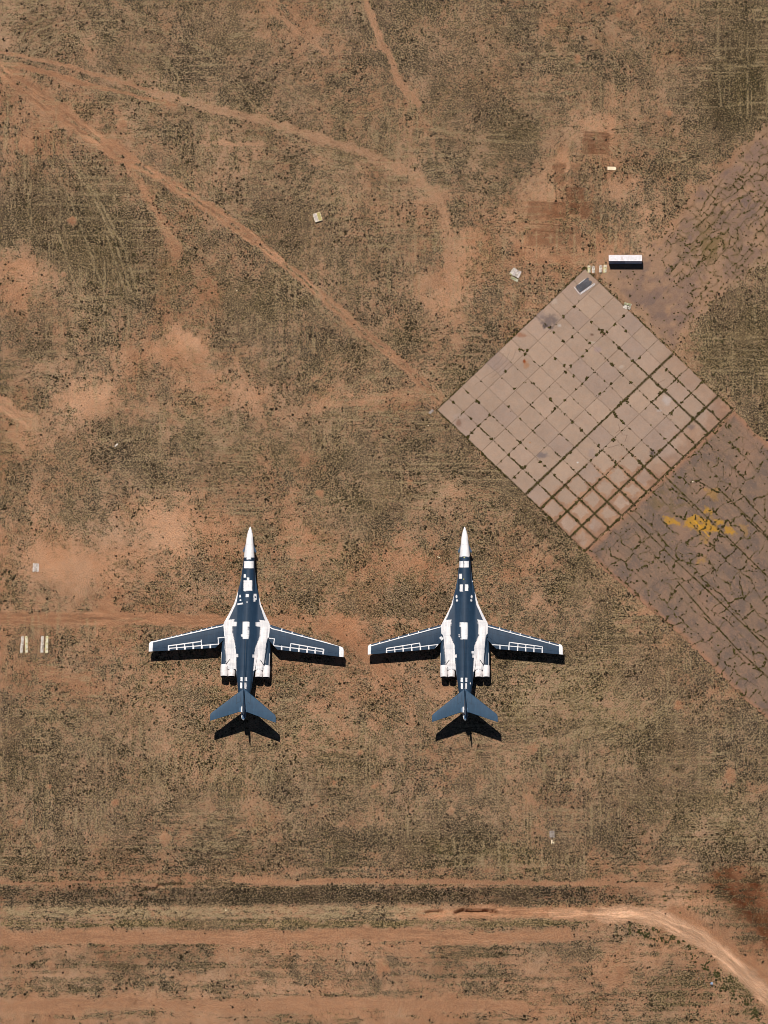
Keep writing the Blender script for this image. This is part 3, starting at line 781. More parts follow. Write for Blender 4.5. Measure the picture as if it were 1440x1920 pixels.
def apron_colour(px, py):
    wx = (fbm(px, py, 18, 121, 4) - .5) * 14; wy = (fbm(px, py, 18, 122, 4) - .5) * 14
    c = lin((144,120,102))[None, :] * np.ones((len(px), 1))
    n = fbm(px, py, 40, 123, 5, .6)
    c = mix(c, c * 0 + lin((124,107,97)), sst(.42, .62, fbm(px, py, 26, 124, 4)) * .8)
    c = mix(c, c * 0 + lin((166,132,110)), sst(.5, .7, n) * .55)
    # washed sand veins, drawn out along the fall
    a = (px * .70 + py * .71); b = (px * .71 - py * .70)
    vein = fbm((a + wx) / 4.0, b + wy, 5, 125, 5, .7)
    c = mix(c, c * 0 + lin((178,140,114)), (1 - sst(.0, .05, np.abs(vein - .5))) * .45)
    # worn painted grooves
    gv = vnoise(b / 1.9, a / 70, 126) * sst(.5, .62, fbm(px, py, 24, 127, 3))
    c = c * (1 - .16 * sst(.55, .9, gv))[:, None]
    edge = -sdf(px, py, APRON)
    sidew = (px * .71 - (py - 1034) * .70 - 1096 * .71)
    c = mix(c, c * 0 + lin((182,134,104)), (1 - sst(2, 13, edge + wx * .5)) * .75)
    vd = brick(px, py, 44, 36, 27, 501, .84)
    act = ap_act(px, py, edge)
    crack = (1 - sst(.1, 1.0, vd)) * act * .85
    grn = (1 - sst(.8, 2.4, vd)) * act * sst(.42, .55, fbm(px, py, 8, 129, 3)) * .8
    for pts in AJ:
        d, _ = poly_dist(px, py, pts)
        crack = np.maximum(crack, (1 - sst(.4, 1.4, d)) * .9); grn = np.maximum(grn, (1 - sst(.8, 2.4, d)) * sst(.4, .5, fbm(px, py, 9, 130, 3)))
    e2, _ = poly_dist(px, py, [(1096,1034),(1375,770)]); crack = np.maximum(crack, 1 - sst(1, 2.4, e2))
    g0 = sst(.1, .6, 1 - np.hypot((px - 1255) / 60, (py - 940) / 38)) * sst(.45, .6, fbm(px, py, 12, 131, 4))
    c = mix(c, c * 0 + lin((126,106,72)), np.clip(grn * .7 + g0 * .6, 0, 1))
    c = mix(c, c * 0 + lin((84,68,46)), crack * .8)
    yn = sst(.30, .50, fbm(px, py, 9, 132, 4, .7))
    for poly, s in YEL:
        m = bbox_mask(px, py, poly, 4); d = sdf(px[m] + wx[m] * .15, py[m] + wy[m] * .15, poly)
        c[m] = mix(c[m], c[m] * 0 + lin((196,148,62)), (1 - sst(-1.5, 3.2, d + (fbm(px[m], py[m], 7, 134, 4, .7) - .5) * 12)) * min(1, s * 1.15) * (.3 + .7 * yn[m]) * (1 - .6 * crack[m]))
    d, _ = poly_dist(px, py, [(1299,973),(1315,990),(1330,1006)])
    c = mix(c, c * 0 + lin((236,176,40)), (1 - sst(.5, 1.6, d)) * .9 * sst(.3, .5, fbm(px, py, 5, 133, 2)))
    return c, -.04 * crack
def taxi_colour(px, py):
    wx = (fbm(px, py, 14, 141, 4) - .5) * 12; wy = (fbm(px, py, 14, 142, 4) - .5) * 12
    c = lin((172,138,112))[None, :] * np.ones((len(px), 1))
    c = mix(c, c * 0 + lin((152,124,106)), sst(.4, .62, fbm(px, py, 28, 143, 4)))
    a = (px * .72 - py * .69); b = (px * .69 + py * .72)
    asp = sst(.52, .62, fbm(a / 2.6, b, 16, 144, 5, .6))
    wgt = np.clip(np.exp(-(((px - 1235) / 45) ** 2 + ((py - 445) / 42) ** 2)) * 1.2 + .5 * np.exp(-(((px - 1375) / 70) ** 2 + ((py - 370) / 60) ** 2)) + .35 * np.exp(-(((px - 1240) / 70) ** 2 + ((py - 560) / 60) ** 2)) + .05, 0, 1)
    c = mix(c, c * 0 + lin((112,98,98)), asp * wgt)
    vd = brick(px, py, -42, 22, 14, 601, .70)
    act = taxi_act(px, py)
    crack = (1 - sst(.1, 1.1, vd)) * act * .75
    grn = (1 - sst(1.0, 3.0, vd)) * act * .6
    g0 = np.exp(-(((px - 1335) / 55) ** 2 + ((py - 460) / 45) ** 2)) * sst(.4, .6, fbm(px, py, 10, 145, 4))
    c = mix(c, c * 0 + lin((128,108,70)), np.clip(grn * .6 + g0 * .75, 0, 1))
    c = mix(c, c * 0 + lin((86,70,46)), crack * .8)
    e = -sdf(px, py, TAXI) + (fbm(px, py, 16, 148, 4, .65) - .5) * 36
    c = mix(c, soil_colour(ground_fields(px, py)) / GAIN, 1 - sst(0, 22, e))
    return c * (1 + (fbm(px, py, 5, 146, 3) - .5)[:, None] * .2), -.04 * crack
def taxi_act(px, py):
    base = 1.25 * np.exp(-(((px - 1350) / 120) ** 4 + ((py - 400) / 170) ** 4)) + .8 * np.exp(-(((px - 1300) / 50) ** 2 + ((py - 590) / 40) ** 2)) + .8 * sst(1380, 1430, px)
    return sst(.42, .72, base * (.35 + 1.0 * fbm(px, py, 14, 147, 4, .65)))
M_PAD = hard_material("concrete", .07, .15); M_APR = hard_material("worn_asphalt", .12, .3); M_TAX = hard_material("sandy_old_paving", .16, .4)
build_sheet("concrete_pad", SLAB, .045, 1.3, pad_colour, 3.2, M_PAD)
build_sheet("apron", APRON, .02, 1.4, apron_colour, 7, M_APR)
build_sheet("old_taxiway", TAXI, .015, 1.6, taxi_colour, 34, M_TAX)

# ------------------------------------------------------------------ ground cover (stuff)
def tufts(name, x, y, z, r, h, blades, rgb, mat, dome=True, seed=1):
    """each plant: a ragged dome of leaves plus blades, all in one uncounted cover mesh"""
    n = len(x); R = np.random.default_rng(seed)
    vs = []; fs = []; off = 0; cols = []
    if dome:
        k = 5
        a = np.linspace(0, 2 * np.pi, k, endpoint=False)[None, :] + R.uniform(0, 6.28, (n, 1))
        rr = r[:, None] * R.uniform(.55, 1.15, (n, k))
        ring = np.stack([x[:, None] + np.cos(a) * rr, y[:, None] + np.sin(a) * rr, z[:, None] + h[:, None] * R.uniform(0.05, .5, (n, k))], -1)
        top = np.stack([x + R.uniform(-.2, .2, n) * r, y + R.uniform(-.2, .2, n) * r, z + h], -1)[:, None]
        v = np.concatenate([ring, top], 1)
        base = (np.arange(n) * (k + 1))[:, None, None]
        f = np.array([[i, (i + 1) % k, k] for i in range(k)])[None] + base
        vs.append(v.reshape(-1, 3)); fs.append(f.reshape(-1, 3) + off); off += n * (k + 1)
        cols.append(np.repeat(rgb, k + 1, 0))
    if blades:
        b = blades
        a = R.uniform(0, 6.28, (n, b)); ln = r[:, None] * R.uniform(.9, 1.9, (n, b)); wd = r[:, None] * .32
        cx = x[:, None]; cy = y[:, None]; ca, sa = np.cos(a), np.sin(a)
        p0 = np.stack([cx - sa * wd, cy + ca * wd, np.broadcast_to(z[:, None], a.shape)], -1)
        p1 = np.stack([cx + sa * wd, cy - ca * wd, np.broadcast_to(z[:, None], a.shape)], -1)
        p2 = np.stack([cx + ca * ln, cy + sa * ln, z[:, None] + h[:, None] * R.uniform(.4, 1.3, a.shape)], -1)
        v = np.stack([p0, p1, p2], 2).reshape(-1, 3)
        f = np.arange(n * b * 3).reshape(-1, 3) + off
        vs.append(v); fs.append(f); cols.append(np.repeat(rgb, b * 3, 0))
    me = fast_mesh(name, np.concatenate(vs), np.concatenate(fs))
    set_col(me, "tone", np.concatenate(cols)); me.materials.append(mat)
    o = bpy.data.objects.new(name, me); COL.objects.link(o)
    return o
def leaf_material():
    t = NT("leaves"); c = t.attr("tone", "Color")
    t.l(c, t.b.inputs["Base Color"]); t.b.inputs["Roughness"].default_value = .9; t.b.inputs["Specular IOR Level"].default_value = .1
    return t.m
LEAF = leaf_material()
def in_paved(px, py, grow=0):
    r = np.zeros(px.shape, bool)
    for poly, e in ((SLAB, 2), (APRON, -5), (TAXI, -20)):
        r |= sdf(px, py, poly) < e + grow
    return r
def outside_paving(px, py):
    r = np.ones(px.shape, bool); m = (px > 780) & (py < 1480)
    r[m] = ~in_paved(px[m], py[m]); return r
N = 260000
x = rng.uniform(-93, 93, N); y = rng.uniform(-127, 127, N)
iy, ix = gi(x, y); c = COVG[iy, ix]; px, py = PROJ(x, y, 0)
dens = sst(.15, 1.0, c) * (.12 + .88 * sst(.46, .62, fbm(px, py, 45, 151, 5, .65))) + .07 * (c > .02)
dens += .35 * sst(1560, 1590, py) * (1 - sst(1630, 1642, py)) * sst(.2, .7, c)
k = (rng.uniform(0, 1, N) < dens * .62) & outside_paving(px, py)
# do not grow through the parked machines or the boards
def clear(px, py):
    m = np.ones(px.shape, bool)
    for (x0, y0, x1, y1) in [(1138,476,1208,500),(950,496,986,532),(586,397,606,420),(1136,310,1158,322),(36,1190,54,1226),(74,1190,93,1226),(59,1054,75,1074),(1028,1555,1042,1573),(1098,494,1140,514)]:
        m &= ~((px > x0) & (px < x1) & (py > y0) & (py < y1))
    return m
k &= clear(px, py)
x, y, px, py, iy, ix = x[k], y[k], px[k], py[k], iy[k], ix[k]; n = len(x)
r = rng.gamma(4.2, .033, n).clip(.05, .32)
grn = GREENG[iy, ix]
t1 = rng.uniform(0, 1, n)
rgb = lin((52,42,30))[None] * np.ones((n, 1)); rgb = mix(rgb, rgb * 0 + lin((70,66,38)), np.clip(grn * .9 + (t1 - .6), 0, 1)) * rng.uniform(.6, 1.3, (n, 1))
tag(tufts("scrub", x, y, HZ[iy, ix] - .02, r, r * rng.uniform(.7, 1.3, n), 4, rgb, LEAF, True, 1), "dark low scrub dotted over the dry field", "scrub", kind="stuff")
print("scrub", n)
# dry grass
N = 230000
x = rng.uniform(-93, 93, N); y = rng.uniform(-127, 127, N)
iy, ix = gi(x, y); c = COVG[iy, ix]; px, py = PROJ(x, y, 0)
dens = sst(.1, .75, c) * .6 * (.25 + .75 * sst(.35, .65, fbm(px, py, 60, 152, 4, .6))) + STRG[iy, ix] * .9
k = (rng.uniform(0, 1, N) < dens) & outside_paving(px, py) & clear(px, py)
x, y, iy, ix = x[k], y[k], iy[k], ix[k]; n = len(x)
r = rng.uniform(.07, .2, n); t1 = rng.uniform(0, 1, n)
rgb = mix(lin((150,128,88))[None] * np.ones((n, 1)), lin((120,104,62))[None] * np.ones((n, 1)), t1)
rgb = mix(rgb, rgb * 0 + lin((186,164,116)), STRG[iy, ix] * .9) * GAIN * rng.uniform(.6, 1.3, (n, 1))
tag(tufts("dry_grass", x, y, HZ[iy, ix] - .01, r, r * 1.1, 4, rgb, LEAF, False, 2), "pale dry grass spread thinly over the field", "grass", kind="stuff")
print("grass", n)
# green weeds by the curved dirt road and in the hollow beside it
N = 15000
cx = rng.uniform(1180, 1440, N); cy = rng.uniform(1640, 1915, N)
road = TRACKS[17][0]
d, _ = poly_dist(cx, cy, [(1150,1742),(1200,1745),(1260,1760),(1310,1795),(1350,1835),(1400,1885),(1440,1925)])
w = np.exp(-(d / 10.0) ** 2) * .7 * sst(.34, .58, fbm(cx, cy, 12, 161, 3)) + .10 * np.exp(-(((cx - 1290) / 60) ** 2 + ((cy - 1690) / 25) ** 2)) * sst(.5, .6, fbm(cx, cy, 10, 162, 3))
dr, _ = poly_dist(cx, cy, road)
k = (rng.uniform(0, 1, N) < w) & (dr > 17)
wx_, wy_ = W(cx[k], cy[k]); n = len(wx_); iy, ix = gi(wx_, wy_)
r = rng.uniform(.1, .3, n); rgb = lin((78,76,44))[None] * rng.uniform(.5, 1.1, (n, 1))
tag(tufts("weeds", wx_, wy_, HZ[iy, ix] - .02, r, r * .9, 6, rgb, LEAF, True, 3), "green weeds lining the inside of the curved dirt road", "weeds", kind="stuff")
# joint and crack weeds on the paving
PX, PY, RR = [], [], []
def add_w(px_, py_, r_): PX.append(px_); PY.append(py_); RR.append(r_)
for isv, kmax, L in ((True, 10, 12), (False, 12, 10)):
    for k_ in range(0, kmax + 1):
        nn = int(L * 60)
        t = rng.uniform(0, L, nn); kk = np.full(nn, float(k_)) + rng.normal(0, .028, nn)
        u, v = (t, kk) if isv else (kk, t)
        px_, py_ = uv_px(u, v)
        w = np.clip(weedy(u, v) + line_weight(isv, k_, u, v), 0, 1.2)
        if k_ in (0, kmax): w = w * 0 + .5
        on = sst(1.0 - w * .72, 1.1 - w * .72, fbm(px_, py_, 7, (200 if isv else 300) + k_, 3, .6) + .28)
        sel = rng.uniform(0, 1, nn) < on * .75
        add_w(px_[sel], py_[sel], rng.uniform(.05, .17, sel.sum()))
        # loose rounded clumps
        m = rng.uniform(0, 1, nn) < .007 + .008 * w
        for a_, b_ in zip(px_[m], py_[m]):
            q = 9; add_w(a_ + rng.normal(0, 1.1, q), b_ + rng.normal(0, 1.1, q), rng.uniform(.12, .26, q))
N = 160000
cx = rng.uniform(1090, 1445, N); cy = rng.uniform(770, 1360, N); m = sdf(cx, cy, APRON) < -2; cx, cy = cx[m], cy[m]
wx = (fbm(cx, cy, 18, 121, 4) - .5) * 14; wy = (fbm(cx, cy, 18, 122, 4) - .5) * 14
vd = brick(cx, cy, 44, 36, 27, 501, .84)
act = ap_act(cx, cy, -sdf(cx, cy, APRON))
w = (1 - sst(.4, 1.3, vd)) * (act - .25) * sst(.40, .60, fbm(cx, cy, 6, 129, 3)) * .8
for pts in AJ:
    d, _ = poly_dist(cx, cy, pts); w = np.maximum(w, (1 - sst(.3, 1.2, d)) * .6 * sst(.4, .55, fbm(cx, cy, 6, 165, 3)))
e2, _ = poly_dist(cx, cy, [(1096,1034),(1375,770)]); w = np.maximum(w, (1 - sst(.5, 1.5, e2)) * .6)
w += .0035
m = rng.uniform(0, 1, len(cx)) < w; add_w(cx[m], cy[m], rng.uniform(.08, .25, m.sum()))
N = 120000
cx = rng.uniform(1110, 1445, N); cy = rng.uniform(200, 670, N); m = sdf(cx, cy, TAXI) < -1; cx, cy = cx[m], cy[m]
wx = (fbm(cx, cy, 14, 141, 4) - .5) * 12; wy = (fbm(cx, cy, 14, 142, 4) - .5) * 12
vd = brick(cx, cy, -42, 22, 14, 601, .70)
w = (1 - sst(.3, 1.3, vd)) * taxi_act(cx, cy) * .28 * sst(.35, .6, fbm(cx, cy, 7, 167, 3)) + .006 + .05 * np.exp(-(((cx - 1335) / 55) ** 2 + ((cy - 460) / 45) ** 2)) * sst(.45, .6, fbm(cx, cy, 12, 166, 3))
m = (rng.uniform(0, 1, len(cx)) < w) & clear(cx, cy); add_w(cx[m], cy[m], rng.uniform(.08, .24, m.sum()))
PX = np.concatenate(PX); PY = np.concatenate(PY); RR = np.concatenate(RR)
wx_, wy_ = W(PX, PY, .03); n = len(PX)
rgb = mix(lin((66,56,32))[None] * np.ones((n, 1)), lin((88,80,42))[None] * np.ones((n, 1)), rng.uniform(0, 1, n)) * rng.uniform(.5, 1.1, (n, 1))
tag(tufts("crack_weeds", wx_, wy_, np.full(n, .01), RR, RR * .8, 3, rgb, LEAF, True, 4), "weeds growing in the joints and cracks of the old paving", "weeds", kind="stuff")
print("crack weeds", n)

# ------------------------------------------------------------------ simple materials
def plain(name, rgb, rough=.6, metal=0., var=.12, scale=3.0, rust=None):
    t = NT(name); v = t.obj(); c = tuple(lin(rgb))
    n = t.noise(v, scale, 4, .65)
    a = t.mixc(t.ramp(n, .35, .65), tuple(k * (1 - var) for k in c), tuple(min(1, k * (1 + var)) for k in c))
    if rust:
        a = t.mixc(t.math('MULTIPLY', t.ramp(t.noise(v, .9, 5, .7), .52, .66), rust[1]), a, tuple(lin(rust[0])))
    t.l(a, t.b.inputs["Base Color"]); t.b.inputs["Roughness"].default_value = rough; t.b.inputs["Metallic"].default_value = metal
    return t.m
M_WHITE = plain("white_coating", (228,222,220), .55, 0, .05, 1.5, ((186,172,162), .5))
M_SLATE = plain("slate_blue_paint", (66,86,108), .42, 0, .08)
M_DARK = plain("dark_metal", (24,26,30), .5, .3)
M_TYRE = plain("tyre_rubber", (20,20,20), .9)
M_GREY = plain("bare_metal", (150,152,156), .3, .8)
M_YEL = plain("yellow_lens", (214,204,90), .3)

# ------------------------------------------------------------------ aircraft
CX, CY = 871.5, 1180.0
OX, OY = (float(v) for v in W(CX, CY, 0))
def LY(py, z): return float(W(CX, py, z)[1]) - OY
def LX(px, py, z): return float(W(px, py, z)[0]) - OX
BLUE = lin((34,60,84)) * .76; BLUE_D = BLUE * .55; WHT = np.array((.78, .77, .77)); OFFW = np.array((.70, .675, .67))
def aircraft_paint_material():
    t = NT("aircraft_paint"); v = t.obj(); c = t.attr("paint", "Color")
    n = t.noise(v, .55, 5, .65); n2 = t.noise(v, 5, 3, .6)
    a = t.mixc(t.ramp(n, .3, .72), t.mixc(1.0, c, (.86, .88, .90), 'MULTIPLY'), t.mixc(1.0, c, (1.18, 1.12, 1.08), 'MULTIPLY'))
    a = t.mixc(t.ramp(n2, .4, .7), a, t.mixc(1.0, a, (1.07, 1.06, 1.05), 'MULTIPLY'))
    mp = t.n("ShaderNodeMapping"); t.l(v, mp.inputs[0]); mp.inputs["Scale"].default_value = (3.2, .28, 1.0)
    a = t.mixc(t.ramp(t.noise(mp.outputs[0], 1.0, 4, .65), .38, .68), t.mixc(1.0, a, (.88, .89, .90), 'MULTIPLY'), t.mixc(1.0, a, (1.10, 1.09, 1.08), 'MULTIPLY'))
    # riveted skin joints every couple of metres
    w1 = t.n("ShaderNodeTexWave"); w1.bands_direction = 'Y'; w1.inputs["Scale"].default_value = .21; t.l(v, w1.inputs["Vector"])
    a = t.mixc(t.math('MULTIPLY', t.ramp(w1.outputs["Fac"], .992, .999), .22), a, t.mixc(1.0, a, (.4, .42, .45), 'MULTIPLY'))
    t.l(a, t.b.inputs["Base Color"]); t.b.inputs["Roughness"].default_value = .6; t.b.inputs["Specular IOR Level"].default_value = .3
    return t.m
M_PAINT = aircraft_paint_material()
def paint(me, ox=OX, oy=OY, marks=(), base=BLUE):
    n = len(me.vertices); co = np.zeros(n * 3, np.float32); me.vertices.foreach_get("co", co); co = co.reshape(-1, 3)
    px, py = PROJ(co[:, 0] + ox, co[:, 1] + oy, co[:, 2])
    c = np.ones((n, 3)) * base
    for mk in marks:
        kind, geo, col = mk[0], mk[1], mk[2]
        soft = .35
        if kind == 'poly':
            m = bbox_mask(px, py, geo, 3)
            if not m.any(): continue
            d = sdf(px[m], py[m], geo) + (fbm(px[m], py[m], 2.2, 171, 3) - .5) * .8
            c[m] = mix(c[m], c[m] * 0 + col, 1 - sst(-soft, soft, d))
        elif kind == 'line':
            m = bbox_mask(px, py, geo, 5)
            if not m.any(): continue
            d, _ = poly_dist(px[m], py[m], geo)
            c[m] = mix(c[m], c[m] * 0 + col, 1 - sst(mk[3] - .3, mk[3] + .3, d))
        elif kind == 'spot':
            m = (np.abs(px - geo[0]) < geo[2] + 2) & (np.abs(py - geo[1]) < geo[3] + 2)
            d = np.hypot((px[m] - geo[0]) / geo[2], (py[m] - geo[1]) / geo[3])
            c[m] = mix(c[m], c[m] * 0 + col, 1 - sst(.7, 1.2, d))
    set_col(me, "paint", c)
    me.materials.append(M_PAINT)
def loft(name, rings, closed_ends=True):
    """rings: list of (k,3) arrays, all same k, closed round"""
    k = len(rings[0]); n = len(rings); co = np.concatenate(rings)
    i = np.arange(n - 1)[:, None] * k; j = np.arange(k)[None, :]; j2 = (j + 1) % k
    q = np.stack([i + j, i + j2, i + k + j2, i + k + j], -1).reshape(-1, 4)
    me = fast_mesh(name, co, q, True)
    return me
def link(name, me, parent):
    o = bpy.data.objects.new(name, me); COL.objects.link(o); o.parent = parent; return o
def interp(tab, xs):
    t = np.array(tab, float)
    return np.interp(xs, t[:, 0], t[:, 1])
HW = [(987.6,.05),(989,1.0),(992,2.2),(997,3.9),(1003,5.4),(1010,6.4),(1020,7.4),(1035,9.2),(1045,10.1),(1065,11.6),(1084,13.5),(1100,16.5),(1113.6,19.8),(1132.5,25.2),(1146,31.3),(1160,38.3),(1168,42.6),(1173,43.4),
      (1194,42.4),(1201,36),(1208,28),(1218,24.5),(1232,21.5),(1250,18.8),(1262,16.6),(1273,15),(1295,12.4),(1310,9.4),(1322,6.6),(1334,5.2),(1344,4.4),(1349,3.0),(1351,.6)]
BW = [(987,.05),(989,1.0),(992,2.2),(997,3.9),(1003,5.4),(1010,6.4),(1020,7.4),(1035,9.0),(1045,9.9),(1065,11),(1100,12.5),(1150,14),(1200,15),(1250,15),(1273,14),(1295,12),(1310,9.2),(1322,6.6),(1334,5.2),(1344,4.4),(1349,3.0),(1351,.6)]
ZC = [(987,2.5),(1010,2.62),(1045,2.85),(1100,3.0),(1200,3.05),(1260,3.2),(1300,3.7),(1330,4.1),(1351,4.25)]
BH = [(987,.04),(989,.13),(992,.28),(997,.5),(1003,.7),(1010,.84),(1020,1.0),(1035,1.28),(1050,1.38),(1100,1.35),(1150,1.2),(1200,1.15),(1250,1.15),(1290,1.05),(1310,.85),(1330,.55),(1344,.42),(1349,.3),(1351,.06)]
def smooth(a, n=5):
    k = np.ones(n) / n; p = np.pad(a, n // 2, mode='edge'); return np.convolve(p, k, 'valid')
def body_half(py):
    return
def fuselage_mesh():
    # fine stations in apparent rows
    pys = np.concatenate([np.linspace(987.7, 1010, 50), np.arange(1010.6, 1351, .62), [1350.9]])
    hw = interp(HW, pys) * S * .995; bw = interp(BW, pys) * S; zc = interp(ZC, pys); bh = interp(BH, pys)
    sp = interp([(987,0),(1130,0),(1165,.10),(1200,.22),(1260,.34),(1300,.5),(1330,.2),(1345,0),(1351,0)], pys)
    K = 56; rings = []
    for i, p in enumerate(pys):
        y = LY(p, zc[i] + .0)
        a = np.linspace(-math.pi / 2, math.pi / 2, K)
        xs = np.sin(a) * hw[i]
        tg = min(.24, hw[i] * .35)
        glove = tg * np.sqrt(np.clip(1 - (xs / max(hw[i], 1e-4)) ** 2, 0, 1))
        hump = bh[i] * np.sqrt(np.clip(1 - (xs / max(bw[i], 1e-4)) ** 2, 0, 1))
        if hw[i] > bw[i] * 1.03:   # blend the hump softly into the glove
            ww = bw[i] * 1.75; hump2 = bh[i] * np.clip(np.cos(np.clip(xs / ww, -1, 1) * math.pi / 2), 0, 1) ** 1.7
            k = np.clip((hw[i] / bw[i] - 1.03) / .5, 0, 1)
            hump = hump * (1 - k) + hump2 * k
        top = np.maximum(glove, hump)
        ridge = sp[i] * np.exp(-(xs / .16) ** 2)
        t = np.stack([xs, np.full(K, y), zc[i] + top + ridge], 1)
        b = np.stack([xs[::-1], np.full(K, y), zc[i] - top[::-1] * .85], 1)[1:-1]
        rings.append(np.concatenate([t, b]))
    return loft("fuselage", rings)
def foil(name, xs, le, te, z, tk, nv=46, v0=0., v1=1., flip=False, twist=None, zt=None):
    """xs spanwise plan px, le/te plan py at height z, thickness ratio tk; part of the chord v0..v1"""
    rings = []
    vv = np.linspace(v0, v1, nv)
    for i, p in enumerate(xs):
        zz = z if zt is None else zt[i]
        x = LX(p, 1200, zz); yl = LY(le[i], zz); yt = LY(te[i], zz); ch = max(yl - yt, .02)
        y = yl - vv * ch
        t = tk * ch * (2.9 * np.sqrt(np.clip(vv, 0, 1)) * (1 - vv) * .55 + .012) + .01
        up = np.stack([np.full(nv, x), y, zz + t], 1); dn = np.stack([np.full(nv, x), y, zz - t * .6], 1)[::-1]
        rings.append(np.concatenate([up, dn]))
    if flip: rings = rings[::-1]
    me = loft(name, rings)
    # close the two ends
    k = 2 * nv; n = len(rings)
    return me
def add_caps(me, k, n):
    import bmesh
    bm = bmesh.new(); bm.from_mesh(me); bm.verts.ensure_lookup_table()
    try:
        bm.faces.new([bm.verts[i] for i in range(k)][::-1]); bm.faces.new([bm.verts[(n - 1) * k + i] for i in range(k)])
    except Exception: pass
    bm.to_mesh(me); bm.free(); return me
def tube(name, p0, p1, r0, r1, mat, parent, seg=20, rings=None, cap=True):
    p0 = Vector(p0); p1 = Vector(p1); ax = (p1 - p0).normalized()
    q = ax.to_track_quat('Z', 'Y').to_matrix(); vs = []; fs = []
    prof = rings or [(0, r0), (1, r1)]
    for t, r in prof:
        c = p0.lerp(p1, t)
        for i in range(seg):
            a = 2 * math.pi * i / seg
            vs.append(c + q @ Vector((math.cos(a) * r, math.sin(a) * r, 0)))
    for k in range(len(prof) - 1):
        for i in range(seg):
            j = (i + 1) % seg; fs.append((k * seg + i, k * seg + j, (k + 1) * seg + j, (k + 1) * seg + i))
    if cap:
        fs.append(tuple(range(seg))[::-1]); fs.append(tuple(range((len(prof) - 1) * seg, len(prof) * seg)))
    return new_obj(name, vs, fs, mat, parent, smooth=False)
def mir(p, c=870.5): return [(2 * c - x, y) for x, y in p][::-1]
WMID = 872.3
def make_aircraft(M, fair_l, fair_r):
    root = empty("jet_bomber", (OX, OY, 0))
    me = fuselage_mesh(); paint(me, marks=M); fus = link("fuselage", me, root)
    # white-coated wing glove fairings running aft over the engines
    for side in (-1, 1):
        pys = np.arange(1172, 1256.5, .7); rings = []; K = 26
        for p in pys:
            t_ = (p - 1164) / 92
            outer = interp([(1164,40),(1172,41.6),(1196,41),(1212,40),(1230,37.8),(1247,36.0),(1256,33)], p); inner = interp([(1164,26),(1190,24),(1211,17),(1256,14)], p)
            cxx = (outer + inner) / 2 * S; hw = (outer - inner) / 2 * S
            zb = interp([(1164,2.95),(1195,2.95),(1256,2.6)], p); hh = interp([(1164,.05),(1180,.32),(1210,.42),(1245,.42),(1256,.22)], p)
            a = np.linspace(-1, 1, K)
            top = hh * np.clip(1 - np.abs(a) ** 3.2, 0, 1)
            X = side * cxx + a * hw
            y = LY(p, zb)
            rings.append(np.concatenate([np.stack([X, np.full(K, y), zb + top], 1), np.stack([X[::-1], np.full(K, y), np.full(K, zb - .3)], 1)]))
        me = add_caps(loft("wing_fairing", rings if side < 0 else rings), 2 * K, len(pys)); paint(me, marks=M); link("wing_fairing", me, root)
        # engine nacelle with its pair of nozzles
        pys = np.arange(1180, 1252, 1.2); rings = []; K = 28
        for p in pys:
            o_ = interp([(1158,38),(1180,40),(1196,45.0),(1225,46),(1252,45.4)], p); i_ = interp([(1158,17),(1252,19.0)], p)
            cxx = (o_ + i_) / 2 * S; hw = (o_ - i_) / 2 * S
            zc_ = 1.95; hh = interp([(1158,.5),(1180,.55),(1200,.82),(1230,.80),(1252,.70)], p)
            a = np.linspace(0, 2 * math.pi, K, endpoint=False)
            ex = np.sign(np.cos(a)) * np.abs(np.cos(a)) ** .5; ez = np.sign(np.sin(a)) * np.abs(np.sin(a)) ** .7
            notch = .16 * np.exp(-(ex / .12) ** 2) * np.clip((p - 1215) / 35, 0, 1)
            rings.append(np.stack([side * cxx + ex * hw, np.full(K, LY(p, zc_)), zc_ + ez * hh * (1 - notch)], 1)[::(1 if side < 0 else -1)])
        me = add_caps(loft("engine_nacelle", rings), K, len(pys)); paint(me, marks=M); nac = link("engine_nacelle", me, root)
        for q in (39.3, 25.2):
            xq = side * q * S; z = 1.98; y0 = LY(1247, z + .6); y1 = LY(1268.5, z + .6)
            nz = tube("exhaust_nozzle", (xq, y0, z), (xq, y1, z), .8, .6, M_WHITE, nac, 28, [(0,.82),(.25,.86),(.7,.84),(1,.79)], False)
            tube("nozzle_mouth", (xq, y1 + .02, z), (xq, y1 + .25, z), .70, .55, M_DARK, nz, 28, [(0,.785),(.1,.74),(1,.6),(1.001,.02)], False)
    # wings
    for side in (-1, 1):
        xs = np.concatenate([[689.6, 690.2, 691, 692.2, 693.5], np.linspace(695, 838, 210)])
        le = np.where(xs < 695, np.interp(xs, [689.6, 690.2, 691, 692.2, 693.5, 695], [1214.5, 1212, 1210.3, 1209.2, 1208.4, 1207.9]), 1207.9 + (xs - 695) * (1170.8 - 1207.9) / (828 - 695))
        te = np.where(xs < 814, 1227.4 + (xs - 689.5) * (1217 - 1227.4) / (814 - 689.5), 1217 + (xs - 814) * (1199.6 - 1217) / 17.0)
        te = np.maximum(te, 1194)
        X = xs if side < 0 else (2 * WMID - xs)
        z = 2.72
        hinge = .17; gap = .004
        def part(name, v0, v1, nv, parent, x0=None, x1=None):
            m = np.ones(len(X), bool)
            if x0 is not None: m = (xs >= x0) & (xs <= x1)
            me = foil(name, X[m], le[m], te[m], z, .10, nv, v0, v1, flip=side > 0)
            me = add_caps(me, 2 * nv, int(m.sum())); paint(me, marks=M); return link(name, me, parent)
        w = part("wing", hinge, .76, 42, root)
        part("slat", 0, hinge - gap, 16, w)
        part("flap", .76 + gap, 1.0, 20, w)
